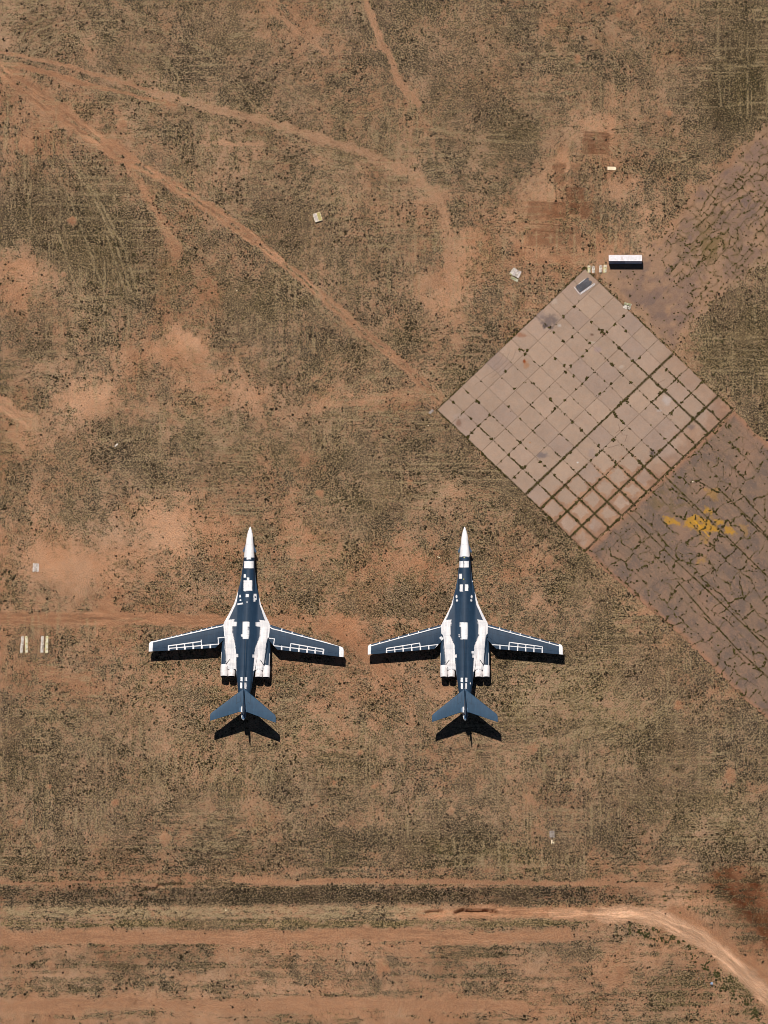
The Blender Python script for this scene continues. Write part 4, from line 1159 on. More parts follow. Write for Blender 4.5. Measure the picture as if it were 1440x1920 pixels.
    # tail
    for side in (-1, 1):
        xs = np.concatenate([[809.6, 810.2, 811.2], np.linspace(812.7, 870.5, 90)])
        le = np.where(xs < 812.7, np.interp(xs, [809.6, 810.2, 811.2, 812.7], [1345, 1341.5, 1339.5, 1338]), 1338 + (xs - 812.7) * (1291.5 - 1338) / (870.5 - 812.7))
        te = np.where(xs < 863, 1354 + (xs - 809.6) * (1336 - 1354) / (863 - 809.6), 1336)
        le = np.minimum(le, te - .5)
        X = xs if side < 0 else (2 * 871.2 - xs)
        me = add_caps(foil("tailplane", X, le, te, 5.35, .05, 40, flip=side > 0), 80, len(X)); paint(me, marks=M, base=lin((38,74,102)) * .78); link("tailplane", me, root)
    zs = np.linspace(4.2, 8.8, 50); rings = []; nv = 30
    for z in zs:
        t_ = (z - 4.2) / 4.6
        yl = LY(1283, 4.2) * (1 - t_) + LY(1324, 8.8) * t_ ; yt = LY(1333, 4.2) * (1 - t_) + LY(1343.5, 8.8) * t_
        if t_ > .96: yl -= (t_ - .96) * 14
        vv = np.linspace(0, 1, nv); ch = yl - yt; y = yl - vv * ch
        th = ch * .045 * (2.9 * np.sqrt(vv) * (1 - vv) * .55 + .02) + .015
        rings.append(np.concatenate([np.stack([th, y, np.full(nv, z)], 1), np.stack([-th, y, np.full(nv, z)], 1)[::-1]]))
    me = add_caps(loft("tail_fin", rings), 2 * nv, len(zs)); paint(me, base=BLUE); link("tail_fin", me, root)
    # bullet where tailplane and fin cross, and the pale metal tail tip
    tube("tail_bullet", (0, LY(1300, 5.4), 5.4), (0, LY(1340, 5.5), 5.5), .3, .2, M_GREY, root, 20, [(0,.05),(.15,.2),(.5,.30),(.8,.34),(1,.12)])
    # nose vanes
    for side in (-1, 1):
        a = [Vector((LX(CX + side * 6.8, 1020.5, 2.65), LY(1020.5, 2.65), 2.65)), Vector((LX(CX + side * 12.9, 1033.0, 2.2), LY(1033.0, 2.2), 2.2)),
             Vector((LX(CX + side * 12.0, 1036.5, 2.22), LY(1036.5, 2.22), 2.22)), Vector((LX(CX + side * 8.3, 1034, 2.5), LY(1034, 2.5), 2.5))]
        up = Vector((side * .02, 0, .035))
        vs = [p + up for p in a] + [p - up for p in a]
        fs = [(0, 1, 2, 3), (7, 6, 5, 4)] + [(i, i + 4, (i + 1) % 4 + 4, (i + 1) % 4) for i in range(4)]
        new_obj("nose_vane", vs, fs, M_SLATE, root)
    # undercarriage
    def gear(x, y, top, rad, n):
        leg = tube("landing_gear", (x, y, top), (x, y, rad), .11, .11, M_WHITE, root, 12)
        for i in range(n):
            for s_ in (-1, 1):
                yy = y + (i - (n - 1) / 2) * 1.1
                tube("wheel", (x + s_ * .16, yy, rad), (x + s_ * .5, yy, rad), rad, rad, M_TYRE, leg, 20, [(0, rad * .85), (.12, rad), (.88, rad), (1, rad * .85)])
    gear(0, LY(1060, 0), 2.2, .42, 1); gear(-1.9, LY(1205, 0), 2.2, .55, 2); gear(1.9, LY(1205, 0), 2.2, .55, 2)
    return root
def rect(x0, y0, x1, y1, c=WHT): return ('poly', [(x0, y0), (x1, y0), (x1, y1), (x0, y1)], c)
def spot(x, y, rx, ry, c=WHT): return ('spot', (x, y, rx, ry), c)
def ln(pts, w=.75, c=WHT): return ('line', pts, c, w)
def panel(M):
    M.append(('poly', [(865,1327),(877,1327),(877,1352),(865,1352)], lin((70,100,128)))); M.append(ln([(868.6,1326),(868.8,1349)], 1.1)); M.append(ln([(867.6,1337),(873,1337)], .8)); M.append(ln([(868.6,1350),(873.5,1350)], .8))  # lighter metal tail tip; the white lines are highlights painted on it
    M.append(ln([(871.2,1200),(871.6,1290)], .35, BLUE * .55))
    D = BLUE * .62
    for s in (-1, 1):
        f = lambda x: x if s < 0 else 2 * WMID - x
        M.append(ln([(f(700), 1219.5), (f(826), 1186)], .25, D))
        g = lambda x: x if s < 0 else 2 * 871.2 - x
        M.append(ln([(g(857.8), 1299.5), (g(864.5), 1299.5), (g(866), 1316.5), (g(861.5), 1317.5), (g(858.3), 1320.5), (g(857.8), 1299.5)], .3, D))
    return M
FL_R = [(846.5,1109),(851.8,1111),(849,1133),(836,1162.8),(846.8,1161.5),(844.8,1174.4),(844.8,1188.6),(843.5,1190.6),(852.3,1211),(853,1227),(856.4,1227),(856.4,1232.6),(853,1233.3),(855,1259),(850,1259.5),(846,1262),(835.6,1262),(835.4,1248),(834,1226),(831.6,1196),(830,1190),(827.6,1188),(826.6,1168),(812,1160)]
def right_marks():
    M = []
    M.append(('poly', [(840,960),(905,960),(905,1043.3),(889,1043.5),(880,1043.3),(879,1045.2),(877.5,1043.3),(876,1044.6),(874.5,1043.2),(866,1043.2),(864.8,1044.6),(863.5,1043.4),(862.5,1045),(861,1043.5),(840,1043.5)], WHT))
    M.append(('poly', FL_R, OFFW)); M.append(('poly', mir(FL_R, 870.9), OFFW))
    M.append(rect(818, 1249, 852.8, 1275, WHT)); M.append(rect(889.5, 1249, 925, 1275, WHT))
    for s in (-1, 1):
        f = lambda x: x if s < 0 else 2 * 871.2 - x
        M.append(ln([(f(825.9), 1225), (f(825.9), 1250)], .6))
        M.append(ln([(f(836), 1246.5), (f(842), 1238)], .7, BLUE_D * .3)); M.append(ln([(f(838.8), 1250), (f(839), 1263)], .35, BLUE_D * .5)); M.append(ln([(f(849), 1257), (f(851.5), 1262)], .5, BLUE_D * .5))
    for r_ in [(861,1051.9,868.8,1063.9),(870.6,1051.9,879.2,1063.9),(860.4,1075.8,866.1,1085.2),(862,1095.8,867.7,1109),(871.9,1095.8,877.9,1107.9),(863.1,1167,876.7,1175),(864.2,1174.5,876,1198.7),(861,1189,863,1194.7),
               (863.8,1270.9,867.7,1278.6),(872.1,1270.9,876,1278.6),(864.2,1281,867.6,1291.6),(871.6,1281,875.2,1291.6),(884,1220.8,888.5,1225.6),(826,1196,829.6,1198)]:
        M.append(rect(*r_))
    M.append(ln([(869.9,1165.5),(869.9,1170)], .5, BLUE)); M.append(ln([(869.9,1196.5),(869.9,1199)], .5, BLUE)); M.append(ln([(869.9,1170),(869.9,1197)], .2, OFFW * .75))
    for q in [(855.9,1118.5,1.7,3.2),(856.8,1125.8,1.7,2.3),(884.4,1118.7,1.7,3.2),(883.5,1125.8,1.7,2.3),(886,1090,1.1,1.4),(882,1281.3,1,2)]: M.append(spot(*q))
    z6 = lambda X, Y: (680 + X / 3.692, 970 + Y / 3.692)
    # port wing
    M.append(rect(685, 1195, 695.5, 1240)); M.append(ln([z6(58,889), z6(545,757)], .75))
    for X in (118,185,250,318,388,460): yy = 889 - (X - 58) * 132 / 487; M.append(ln([z6(X, yy), z6(X - 1, yy - 16)], .75))
    M.append(ln([z6(165,938), z6(165,907), z6(395,870), z6(400,918)], .8)); M.append(ln([z6(165,924), z6(520,880)], .75)); M.append(ln([z6(520,880), z6(505,905)], .8))
    for X in (220,278,337): M.append(ln([z6(X, 907 - (X - 165) * 37 / 230), z6(X + 2, 935 - (X - 165) * .08)], .7))
    for X in (165,222,280,339,399,457): M.append(ln([z6(X, 924 - (X - 165) * 44 / 355), z6(X + 1, 940 - (X - 165) * .08)], 1.15))
    M.append(('poly', [(827,1193),(832.5,1196),(828.5,1201.5),(823.5,1196)], WHT))
    # starboard wing
    M.append(rect(1048.3, 1195, 1060, 1240)); M.append(ln([z6(865,753), z6(1370,868)], .0)); M.append(ln([z6(868,756), z6(1358,889)], .75))
    for X in (948,1020,1090,1158,1227,1293): yy = 756 + (X - 868) * 133 / 490; M.append(ln([z6(X, yy), z6(X + 2, yy - 17)], .75))
    M.append(ln([z6(1012,912), z6(1015,865), z6(1245,895), z6(1245,930)], .8)); M.append(ln([z6(890,880), z6(1245,911)], .75)); M.append(ln([z6(895,880), z6(910,905)], .75))
    for X in (1075,1130,1187): M.append(ln([z6(X, 865 + (X - 1015) * .13), z6(X - 2, 925)], .7))
    for X in (950,1012,1072,1128,1185,1243): M.append(ln([z6(X, 885 + (X - 950) * .09), z6(X, 914 + (X - 950) * .075)], 1.15))
    return panel(M)
# second machine: marks read in its own place, turned into the first one's frame
ROT2 = math.radians(1.7); C1 = (872.3, 1226.0); C2 = (461.4, 1225.6)
def back(p):
    x, y = p[0] - C2[0], p[1] - C2[1]; c, s = math.cos(-ROT2), math.sin(-ROT2)
    return (C1[0] + x * c - y * s, C1[1] + x * s + y * c)
def left_marks():
    M = []; B = lambda pts: [back(p) for p in pts]
    R_ = lambda x0, y0, x1, y1, c=WHT: M.append(('poly', B([(x0, y0), (x1, y0), (x1, y1), (x0, y1)]), c))
    M.append(('poly', B([(440,960),(500,960),(500,1045),(475,1045.5),(470,1045.3),(469.8,1048.8),(461.5,1048.8),(461.2,1045),(456,1045),(440,1045.5)]), WHT))
    z3 = lambda X, Y: (380 + X / 7.3875, 1150 + Y / 7.3875)
    outerL = [z3(470,800), z3(440,780), z3(430,830), z3(330,830), z3(328,710), z3(318,560), z3(305,340), z3(296,300), z3(292,145), (405,1160), (440,1108)]
    fl = [(445.8,1108),(444,1124),(441.5,1133), z3(357,90), z3(435,80), z3(435,115), z3(472,118), z3(472,178), z3(412,180), z3(412,270), z3(452,450), z3(465,560), z3(492,563), z3(492,605), z3(466,608)] + outerL
    M.append(('poly', B(fl), OFFW))
    fr = [(484.3,1110),(486,1133), z3(862,100), z3(785,92), z3(790,120), z3(740,125), z3(740,180), z3(800,185), z3(795,310), z3(730,480), z3(715,570), z3(690,570), z3(690,610), z3(718,612), z3(703,800), z3(738,780), z3(750,830), z3(845,830), z3(848,718), z3(880,420), z3(900,340), z3(915,330), z3(925,158), (525,1160), (491,1120), (485,1105)]
    M.append(('poly', B(fr), OFFW))
    M.append(rect(818, 1249, 852.8, 1275, WHT)); M.append(rect(889.5, 1249, 925, 1275, WHT))
    for s in (-1, 1):
        f = lambda x: x if s < 0 else 2 * 871.2 - x
        M.append(ln([(f(825.9), 1225), (f(825.9), 1250)], .6))
        M.append(ln([(f(836), 1246.5), (f(842), 1238)], .7, BLUE_D * .3)); M.append(ln([(f(838.8), 1250), (f(839), 1263)], .35, BLUE_D * .5)); M.append(ln([(f(849), 1257), (f(851.5), 1262)], .5, BLUE_D * .5))
    for q in [(456.3,1052,474.8,1065.4),(456.3,1076.4,460.2,1083),(462.3,1083,466.7,1089),(456,1088,472.4,1107.4),(460.2,1113.9,466,1119.6),(462,1127.4,463.9,1130.5),(474.8,1113.3,480.5,1124.3),(475,1124,478.2,1128),
              (448.3,1115.4,450.8,1120),(449,1123.8,451.6,1126.9),(455,1165.6,468,1175),(455.2,1174.8,466,1198),(452,1189,454.2,1194),(451.7,1269.8,455.6,1277),(459.8,1269.8,464,1277),(451.2,1280,455,1290.5),(459.6,1280,462.8,1291.5),(456.5,1107,461,1108.5)]: R_(*q)
    R_(477,1118,479.5,1121.5, BLUE)
    M.append(('poly', B([(444.3,1131.5),(455,1129.8),(455.4,1132.6),(444.5,1134.6)]), WHT))
    z4 = lambda X, Y: back((270 + X / 9, 1150 + Y / 9)); z5 = lambda X, Y: back((490 + X / 8.47, 1150 + Y / 8.47))
    M.append(('poly', [z4(60,440), z4(152,440), z4(142,680), z4(60,680)], WHT)); M.append(ln([z4(145,482), z4(1345,206)], .85))
    for X in (300,460,628,790,963,1140): yy = 482 - (X - 145) * .23; M.append(ln([z4(X, yy), z4(X, yy - 48)], .9))
    for X, Y in ((548,372),(722,330),(878,296),(1053,255),(1215,218)): a = z4(X, Y); M.append(spot(a[0], a[1], .8, .8))
    M.append(ln([z4(412,620), z4(412,547), z4(965,473)], .95)); M.append(ln([z4(420,590), z4(1262,518)], .85)); M.append(ln([z4(965,450), z4(970,590)], .9))
    for X in (552,688,828): M.append(ln([z4(X - 4, 547 - (X - 412) * .134), z4(X, 600)], .8))
    for X in (417,552,690,832,975,1118): M.append(ln([z4(X, 590 - (X - 420) * .085), z4(X, 628 - (X - 420) * .055)], 1.5))
    M.append(ln([z4(1390,402), z4(1250,412), z4(1258,530)], .95)); M.append(ln([z4(1345,190), z4(1365,410)], 1.0))
    M.append(('poly', [z5(1240,480), z5(1330,490), z5(1330,720), z5(1236,690)], WHT)); M.append(ln([z5(125,212), z5(170,243), z5(1245,522)], .85))
    for X in (325,490,650,805,955,1107): yy = 243 + (X - 170) * .2595; M.append(ln([z5(X - 8, yy), z5(X, yy - 38)], .9))
    M.append(ln([z5(455,590), z5(468,480), z5(992,572), z5(985,635)], .9)); M.append(ln([z5(195,513), z5(985,608)], .85))
    for X in (602,735,862): M.append(ln([z5(X, 480 + (X - 468) * .176), z5(X - 5, 580)], .8))
    for X in (322,457,595,725,855,980): M.append(ln([z5(X, 526 + (X - 322) * .12), z5(X, 575 + (X - 322) * .1)], 1.4))
    M.append(ln([z5(105,393), z5(207,405), z5(190,520)], .85)); M.append(ln([z5(130,190), z5(112,395)], .9))
    return panel(M)
jr = make_aircraft(right_marks(), None, None)
tag(jr, "blue grey swept wing jet with pairs of small white patches behind its white nose", "aircraft", "jets parked side by side on the dry field")
for (x_, y_, z_) in ((870.3, 1045.8, 4.2), (869.7, 1086, 4.35)):
    xx, yy = LX(x_, y_, z_), LY(y_, z_)
    tube("beacon", (xx, yy, z_ - .12), (xx, yy, z_ + .1), .17, .1, M_YEL, jr, 12)
jl = make_aircraft(left_marks(), None, None)
lx, ly = W(C2[0], C2[1], 2.72); rx_, ry_ = W(C1[0], C1[1], 2.72)
dv = Vector((OX - float(rx_), OY - float(ry_), 0)); dv = Matrix.Rotation(-ROT2, 3, 'Z') @ dv
jl.location = (float(lx) + dv.x, float(ly) + dv.y, 0); jl.rotation_euler = (0, 0, -ROT2)
tag(jl, "blue grey swept wing jet with two large white squares on its spine", "aircraft", "jets parked side by side on the dry field")

# ------------------------------------------------------------------ boards, crates, trailer
def boxv(vs, fs, c, sx, sy, sz, rz=0.0, bev=0):
    b = len(vs); ca, sa = math.cos(rz), math.sin(rz)
    for dz in (0, 1):
        for dx, dy in ((-.5, -.5), (.5, -.5), (.5, .5), (-.5, .5)):
            X, Y = dx * sx, dy * sy
            vs.append((c[0] + X * ca - Y * sa, c[1] + X * sa + Y * ca, c[2] + dz * sz))
    fs += [(b, b + 3, b + 2, b + 1), (b + 4, b + 5, b + 6, b + 7)] + [(b + i, b + (i + 1) % 4, b + (i + 1) % 4 + 4, b + i + 4) for i in range(4)]
def wood(name, a_rgb, b_rgb, sc=1.6, lo=.42, hi=.6, c_rgb=None):
    t = NT(name); v = t.obj()
    mp = t.n("ShaderNodeMapping"); t.l(v, mp.inputs[0]); mp.inputs["Scale"].default_value = (1.0, 1.0, 1.0)
    n = t.noise(mp.outputs[0], sc, 5, .7)
    a = t.mixc(t.ramp(n, lo, hi), tuple(lin(a_rgb)), tuple(lin(b_rgb)))
    if c_rgb: a = t.mixc(t.ramp(t.noise(v, sc * 2.3, 4, .7), .56, .64), a, tuple(lin(c_rgb)))
    t.l(a, t.b.inputs["Base Color"]); t.b.inputs["Roughness"].default_value = .85
    return t.m
M_WP = wood("weathered_white_board", (198,188,176), (160,148,136), 1.6, .42, .6, (110,104,84))
M_WY = wood("yellowed_board", (188,178,124), (200,190,172), 1.3, .4, .6, (100,100,60))
M_GB = wood("grey_board", (166,154,148), (196,184,176), 2.2)
M_SG = wood("mossy_board", (130,128,92), (170,164,140), 2.0)
M_SY = wood("faded_yellow_sheet", (160,146,88), (172,158,108), 2.5)
M_CR = wood("cream_frame", (214,196,160), (226,212,184), 2.5)
M_BW = wood("grey_timber", (150,138,128), (120,108,100), 2.5)
def px_rect(x0, y0, x1, y1, z=0.0):
    a = P3((x0 + x1) / 2, (y0 + y1) / 2, z)
    return a, (x1 - x0) * S, (y1 - y0) * S / CT
def board(name, cx, cy, w, l, ang, hgt, mat, label, cat, group=None, planks=1, axis='y', z=0.0, mats=None, batten=True):
    """boards laid side by side on two bearers: w across, l along (plan px), ang clockwise degrees"""
    a = P3(cx, cy, 0); rz = -math.radians(ang)
    iy_, ix_ = gi(a.x, a.y); base = float(HZ[iy_, ix_]) if not in_paved(np.array([cx]), np.array([cy]))[0] else .04
    root = empty(name, (a.x, a.y, base + z), rz)
    W_, L_ = w * S, l * S / CT
    if planks == 0: planks = 1
    for i in range(planks):
        vs, fs = [], []; pw = W_ / planks
        boxv(vs, fs, ((i - (planks - 1) / 2) * pw + random.uniform(-.01, .01), random.uniform(-.03, .03), .06), pw * .93 if planks > 1 else pw, L_ * random.uniform(.97, 1.0), hgt - .06)
        o = new_obj("plank" if planks > 1 else "sheet", vs, fs, (mats[i % len(mats)] if mats else mat), root)
    if batten:
        for s_ in (-1, 1):
            vs, fs = [], []; boxv(vs, fs, (0, s_ * L_ * .33, -.05), W_ * .92, .09, .105); new_obj("bearer", vs, fs, M_BW, root)
    return tag(root, label, cat, group)
# four narrow panels in a row by the north corner of the slab field
G1 = "pale panels in a row by the white trailer"
board("panel", 1104.4, 504.5, 5.4, 13.5, 0, .16, M_WY, "narrow pale panel with yellow green stain, farthest from the trailer in the row", "panel", G1, 1)
board("panel", 1112.6, 505.6, 5.6, 12.5, -2, .16, M_WP, "narrow white panel with dark gaps, second from the left in the row by the trailer", "panel", G1, 1)
board("panel", 1126.3, 504.2, 6.0, 14, 1, .16, M_WP, "narrow white panel, third from the left in the row by the trailer", "panel", G1, 1)
board("panel", 1134.4, 504.0, 5.8, 15, 2, .16, M_WY, "narrow cream panel nearest the white trailer", "panel", G1, 1)
board("panel", 1176.3, 574.2, 14.5, 11.5, 14, .14, M_WP, "white and moss green panel on the north east edge of the slabs", "panel", None, 2, mats=[M_WP, M_WP])
v_ = bpy.data.objects[-1] if False else None
vs, fs = [], []; a = P3(1176.8, 570.6, 0); boxv(vs, fs, (a.x, a.y, .2), 13 * S, 4.4 * S, .03, -math.radians(14)); o = new_obj("mossy_sheet", vs, fs, M_SG)
tag(o, "moss green sheet lying on the white panel beside the slabs", "sheet")
# heap of three boards north west of the slabs
board("deck_panel", 967.5, 512.5, 17.5, 13.5, 24, .22, M_WP, "wide weathered grey white deck panel, middle of the heap north west of the slabs", "panel", "boards heaped north west of the slabs", 4, mats=[M_WP, M_GB])
board("long_board", 961.2, 508.6, 5, 14.5, 33, .16, M_WP, "narrow pale board with a yellow end left of the wide deck panel", "board", "boards heaped north west of the slabs", 1)
vs, fs = [], []; a = P3(957.9, 514.6, 0); boxv(vs, fs, (a.x, a.y, float(HZ[gi(a.x, a.y)]) + .17), 5 * S, 3.2 * S, .03, -math.radians(33)); tag(new_obj("yellow_sheet", vs, fs, M_SY), "small yellow sheet on the lower end of the narrow pale board", "sheet")
board("mossy_board", 964.8, 523.3, 15, 5.2, 27, .16, M_SG, "moss stained board below the wide grey white deck panel", "board", "boards heaped north west of the slabs", 1)
# crate standing alone west of the tracks
a = P3(595.6, 408, 0); root = empty("crate", (a.x, a.y, float(HZ[gi(a.x, a.y)])), math.radians(17))
for nm, dx, w_, m_ in (("grey_lid", -.42, .82, M_GB), ("yellow_lid", .42, .76, M_SY)):
    vs, fs = [], []; boxv(vs, fs, (dx, 0, .34), w_, 1.95, .1); new_obj(nm, vs, fs, m_, root)
for dx in (-.84, -.02, .82):
    vs, fs = [], []; boxv(vs, fs, (dx, 0, 0), .07, 2.0, .46); new_obj("rail", vs, fs, M_CR, root)
for dy in (-.98, .98):
    vs, fs = [], []; boxv(vs, fs, (0, dy, 0.002), 1.72, .07, .45); new_obj("end_board", vs, fs, M_CR, root)
tag(root, "half grey, half yellow lidded crate alone in the grass", "crate")
board("concrete_slab", 1147, 315.8, 16, 6, 1, .2, M_CR, "small cream concrete slab alone right of the scraped plots", "slab", None, 1, batten=False)
G2 = "pairs of pale planks on the ground left of the jets"
board("plank_strip", 41.3, 1208.8, 5.2, 31, 4, .14, M_WP, "long grey white strip, far left of the four below the dirt road", "plank", G2, 1)
board("plank_strip", 49.5, 1208.6, 4.6, 31, -1, .14, M_WY, "long cream strip, second from the left of the four below the dirt road", "plank", G2, 1)
board("plank_strip", 79, 1208.4, 5.4, 31, 1, .14, M_WP, "long white strip with a dark gap, third of the four below the dirt road", "plank", G2, 1)
board("plank_strip", 87.7, 1208.6, 5.2, 31, 1.5, .14, M_WY, "long mossy cream strip, right end of the four below the dirt road", "plank", G2, 1)
board("pallet", 67, 1064.3, 11.5, 15.5, 2, .14, M_GB, "grey weathered pallet of planks above the dirt road at far left", "pallet", None, 4, mats=[M_WP, M_GB])
board("pallet", 1035, 1564.3, 9.5, 12.5, -2, .14, M_GB, "grey brown pallet beside the bare orange patch at lower right", "pallet", None, 3, mats=[M_BW, M_BW])
board("wood_scrap", 1034.6, 1578.5, 2.6, 7, 0, .12, M_CR, "cream wood scrap just below the lower right pallet", "scrap", None, 1, batten=False)
board("wood_scrap", 1038.3, 1580.2, 2.2, 2.4, 0, .12, M_CR, "tiny cream block beside the wood scrap below the lower right pallet", "scrap", None, 1, batten=False)
board("corner_block", 808.5, 772, 10, 5, -42, .18, M_BW, "small tan concrete block at the west corner of the slabs", "block", None, 1, batten=False)
vs, fs = [], []; 
for i, (X, Y) in enumerate([(215.3,837.5),(217.5,835),(219.5,833),(220.3,832.2)]):
    pass
a = P3(215.3, 837.5); b = P3(218.2, 834.6); c = P3(220.5, 832.5)
st = tube("bent_pipe", a + Vector((0, 0, .08)), c + Vector((0, 0, .1)), .09, .1, M_WHITE, None, 10, [(0,.09),(.4,.07),(.7,.1),(1,.12)])
tag(st, "short bent white pipe lying in the grass at left", "pipe")

# trailer
a0 = P3(1141.6, 492.5, 0); a1 = P3(1204.2, 492.5, 0)
LT = (1203.8 - 1141.2) * S; HT = 2.3
ytop = float(W(1170, 478, HT)[1]); ybot = float(W(1170, 489.4, HT)[1]); WT = ytop - ybot
cxm = float(W(1172.5, 484, HT)[0]); cym = (ytop + ybot) / 2
tr = empty("box_trailer", (cxm, cym, 0))
M_TW = plain("trailer_white_roof", (212,206,208), .6, 0, .10, 2.0, ((176,150,140), .75))
M_TS = plain("trailer_rusty_side", (132,144,170), .6, 0, .15, 1.2, ((104,52,34), .85))
M_TN = plain("trailer_plain_side", (196,206,222), .6, 0, .1)
vs, fs = [], []; boxv(vs, fs, (0, 0, .12), LT - .08, WT - .06, HT - .2); new_obj("body", vs, fs, M_TN, tr)
vs, fs = [], []
for i in range(28): boxv(vs, fs, (-LT / 4 - .0 + (i - 13.5) * LT / 2 / 28.6, -WT / 2 + .02, .3), .085, .05, HT - .5)
new_obj("corrugated_side_panel", vs, fs, M_TS, tr)
vs, fs = [], []
for i in range(28): boxv(vs, fs, (LT / 4 + (i - 13.5) * LT / 2 / 28.6, -WT / 2 + .02, .3), .085, .05, HT - .5)
new_obj("side_panel", vs, fs, M_TN, tr)
vs, fs = [], []; boxv(vs, fs, (0, 0, HT - .08), LT - .1, WT - .12, .06)
for i in range(22): boxv(vs, fs, ((i - 10.5) * (LT - .3) / 22, 0, HT - .018), .06, WT - .2, .014)
new_obj("roof", vs, fs, M_TW, tr)
vs, fs = [], []
for s_ in (-1, 1): boxv(vs, fs, (0, s_ * (WT / 2 - .045), HT - .1), LT, .09, .1); boxv(vs, fs, (s_ * (LT / 2 - .045), 0, HT - .1 + .002), .09, WT - .182, .1)
new_obj("roof_rail", vs, fs, M_WHITE, tr)
for s_ in (-1, 1):
    vs, fs = [], []; boxv(vs, fs, (LT / 2 - .03, s_ * WT * .235, .2), .05, WT * .45, HT - .4); d_ = new_obj("door", vs, fs, M_TN, tr)
    tube("lock_bar", (LT / 2 + .02, s_ * WT * .2, .25), (LT / 2 + .02, s_ * WT * .2, HT - .25), .02, .02, M_GREY, d_, 8)
    for q in (-1, 1):
        vs, fs = [], []; boxv(vs, fs, (q * (LT / 2 - .5), s_ * (WT / 2 - .1), -.08), .3, .15, .2); new_obj("support_foot", vs, fs, M_DARK, tr)
tag(tr, "long narrow box trailer with white roof and rust stained side, north of the slabs", "trailer")

# steel bars stacked on the slab corner
M_ST = plain("dark_steel", (56,54,60), .5, .4, .2); M_SL = plain("pale_steel", (196,192,194), .5, .2, .1)
dirv = (P3(1110, 529) - P3(1081, 549)).normalized(); nrm = Vector((-dirv.y, dirv.x, 0)); ang = math.atan2(dirv.y, dirv.x)
cbar = P3(1095, 535.5)
def bar(off, along, ln_, zz, mat, label, group, da=0., r_=.07):
    c_ = cbar + nrm * off + dirv * along; vs, fs = [], []
    h2, fl = r_ * 2, .025          # an I section: two flanges and a web
    boxv(vs, fs, (0, 0, 0), ln_, r_ * 2, fl); boxv(vs, fs, (0, 0, h2 - fl), ln_, r_ * 2, fl); boxv(vs, fs, (0, 0, fl), ln_, fl, h2 - 2 * fl)
    o = new_obj("steel_bar", vs, fs, mat); o.location = (c_.x, c_.y, zz); o.rotation_euler = (0, 0, ang + da)
    return tag(o, label, "metal bar", group)
GB = "steel bars stacked at the north corner of the slabs"
for i in range(12):
    bar(-.72 + i * .15, random.uniform(-.15, .25), 3.6 + random.uniform(-.3, .2), .05 + (i % 2) * .0, M_ST, "dark steel bar in the stack on the north corner of the slabs", GB, random.uniform(-.02, .02))
for i in range(5):
    bar(-.4 + i * .24, random.uniform(-.3, .6), 2.6 + random.uniform(-.4, .4), .21, M_ST, "dark steel bar in the stack on the north corner of the slabs", GB, random.uniform(-.06, .06))
bar(-1.0, .25, 3.9, .05, M_SL, "pale steel bar along the lower edge of the stack on the slabs", GB, .015, .06)
bar(-1.22, .1, 4.1, .05, M_SL, "outermost pale steel bar on the lower edge of the stack, a dark gap inside it", GB, -.01, .05)
bar(.98, .1, 1.9, .23, M_SL, "short pale steel bar on the upper edge of the stack on the slabs", GB, .08, .05)
o = bar(0, -2.02, 2.1, .05, M_SL, "pale steel bar across the lower left end of the stack", GB, math.pi / 2, .05)

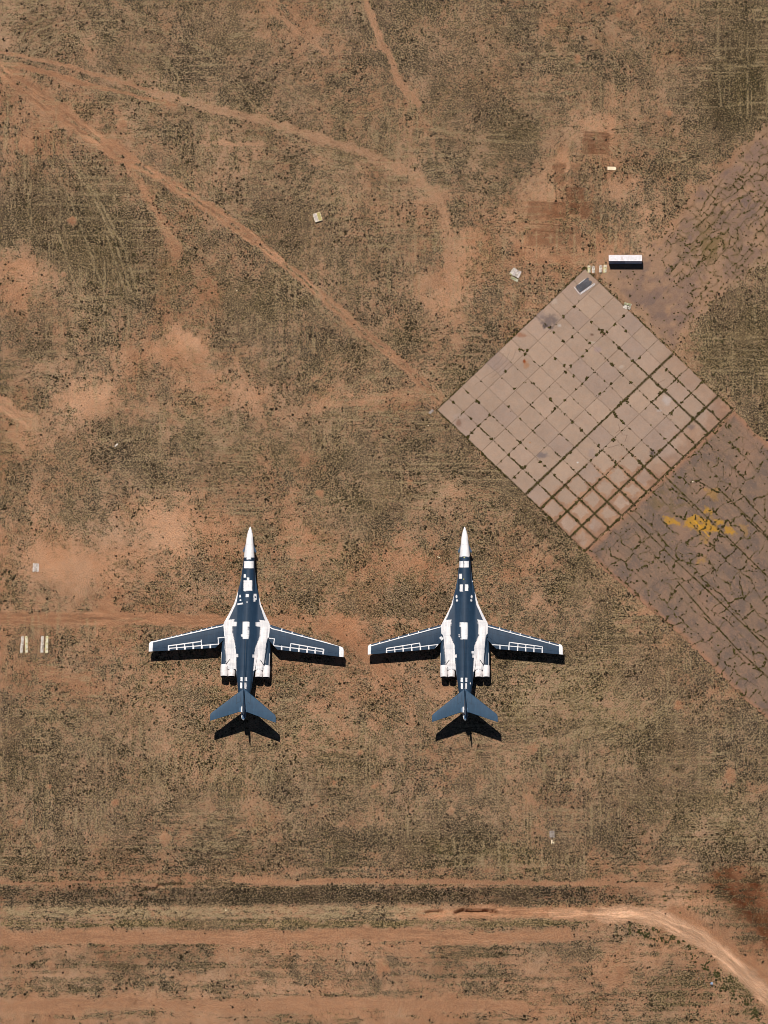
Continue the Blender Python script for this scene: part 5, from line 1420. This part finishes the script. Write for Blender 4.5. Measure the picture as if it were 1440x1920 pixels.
# litter and stones one can tell apart
def stone(x_, y_, r_, label, mat=M_CR, nm="stone"):
    a = P3(x_, y_); R = random.Random(int(x_ * 7 + y_)); vs, fs = [], []
    k = 8
    for j, (zz, q) in enumerate(((0, .8), (.45, 1.), (.85, .65))):
        for i in range(k):
            t = 2 * math.pi * i / k; rr = r_ * q * R.uniform(.75, 1.2); vs.append((math.cos(t) * rr, math.sin(t) * rr * .8, zz * r_ * .9))
    vs.append((0, 0, r_ * .95))
    for j in range(2):
        for i in range(k): fs.append((j * k + i, j * k + (i + 1) % k, (j + 1) * k + (i + 1) % k, (j + 1) * k + i))
    for i in range(k): fs.append((2 * k + i, 2 * k + (i + 1) % k, 3 * k))
    iy_, ix_ = gi(a.x, a.y); zb = float(HZ[iy_, ix_]) if not in_paved(np.array([x_]), np.array([y_]))[0] else .03
    o = new_obj(nm, vs, fs, mat); o.location = (a.x, a.y, zb - .01)
    return tag(o, label, "stone")
for (x_, y_, r_, lb) in [(803,798,.15,"small white stone in the grass left of the slabs' west edge"),(1298.6,903.6,.2,"white round stone on the purple grey apron above the yellow paint"),
    (586,1070,.14,"small white stone between the two jets near their noses"),(794.5,1711,.22,"white stone at the left end of the eroded bank"),(902,1707,.1,"tiny white stone by the eroded bank"),
    (1139,1129,.16,"small white stone in the scrub left of the apron edge"),(1389,1517.5,.16,"small white stone in the grass at far lower right"),(444,545,.14,"small white stone beside the diagonal track"),
    (903,1692,.1,"tiny stone above the eroded bank"),(423,1705,.18,"white stone in the straw belt along the drain"),(1252,1524,.15,"white stone left of the ringed wheel marks"),(1299,47,.14,"small white stone at the top right of the field"),
    (823,1041.5,.0,"")]:
    if r_ > 0: stone(x_, y_, r_, lb)
vs, fs = [], []; a = P3(822.5, 1045); boxv(vs, fs, (0, 0, 0), .62, .14, .05); boxv(vs, fs, (.2, .09, .052), .3, .1, .04)
o = new_obj("wood_splinter", vs, fs, M_CR); o.location = (a.x, a.y, .08); o.rotation_euler = (0, 0, -.6); tag(o, "pale broken board piece left of the right jet's nose", "scrap")
# stakes and a drum in the hollow, lower right
for (x_, y_) in [(1309.5,1834),(1320.8,1832),(1310,1845.5),(1321,1844.5)]:
    a = P3(x_, y_); o = tube("post", (0, 0, -.1), (0, 0, .75), .07, .06, M_BW, None, 8); o.location = (a.x, a.y, 0)
    tag(o, "short wooden post, one of four in a square in the hollow at lower right", "post", "four short posts in the hollow at lower right")
a = P3(1334.3, 1845); dr = tube("drum", (0, 0, -.03), (0, 0, .85), .28, .28, plain("pale_blue_drum", (120,140,164), .5), None, 20, [(0,.27),(.02,.29),(.3,.28),(.33,.3),(.36,.28),(.64,.28),(.67,.3),(.7,.28),(.98,.29),(1,.27)])
dr.location = (a.x, a.y, 0); tag(dr, "pale blue drum standing beside the short posts at lower right", "drum")
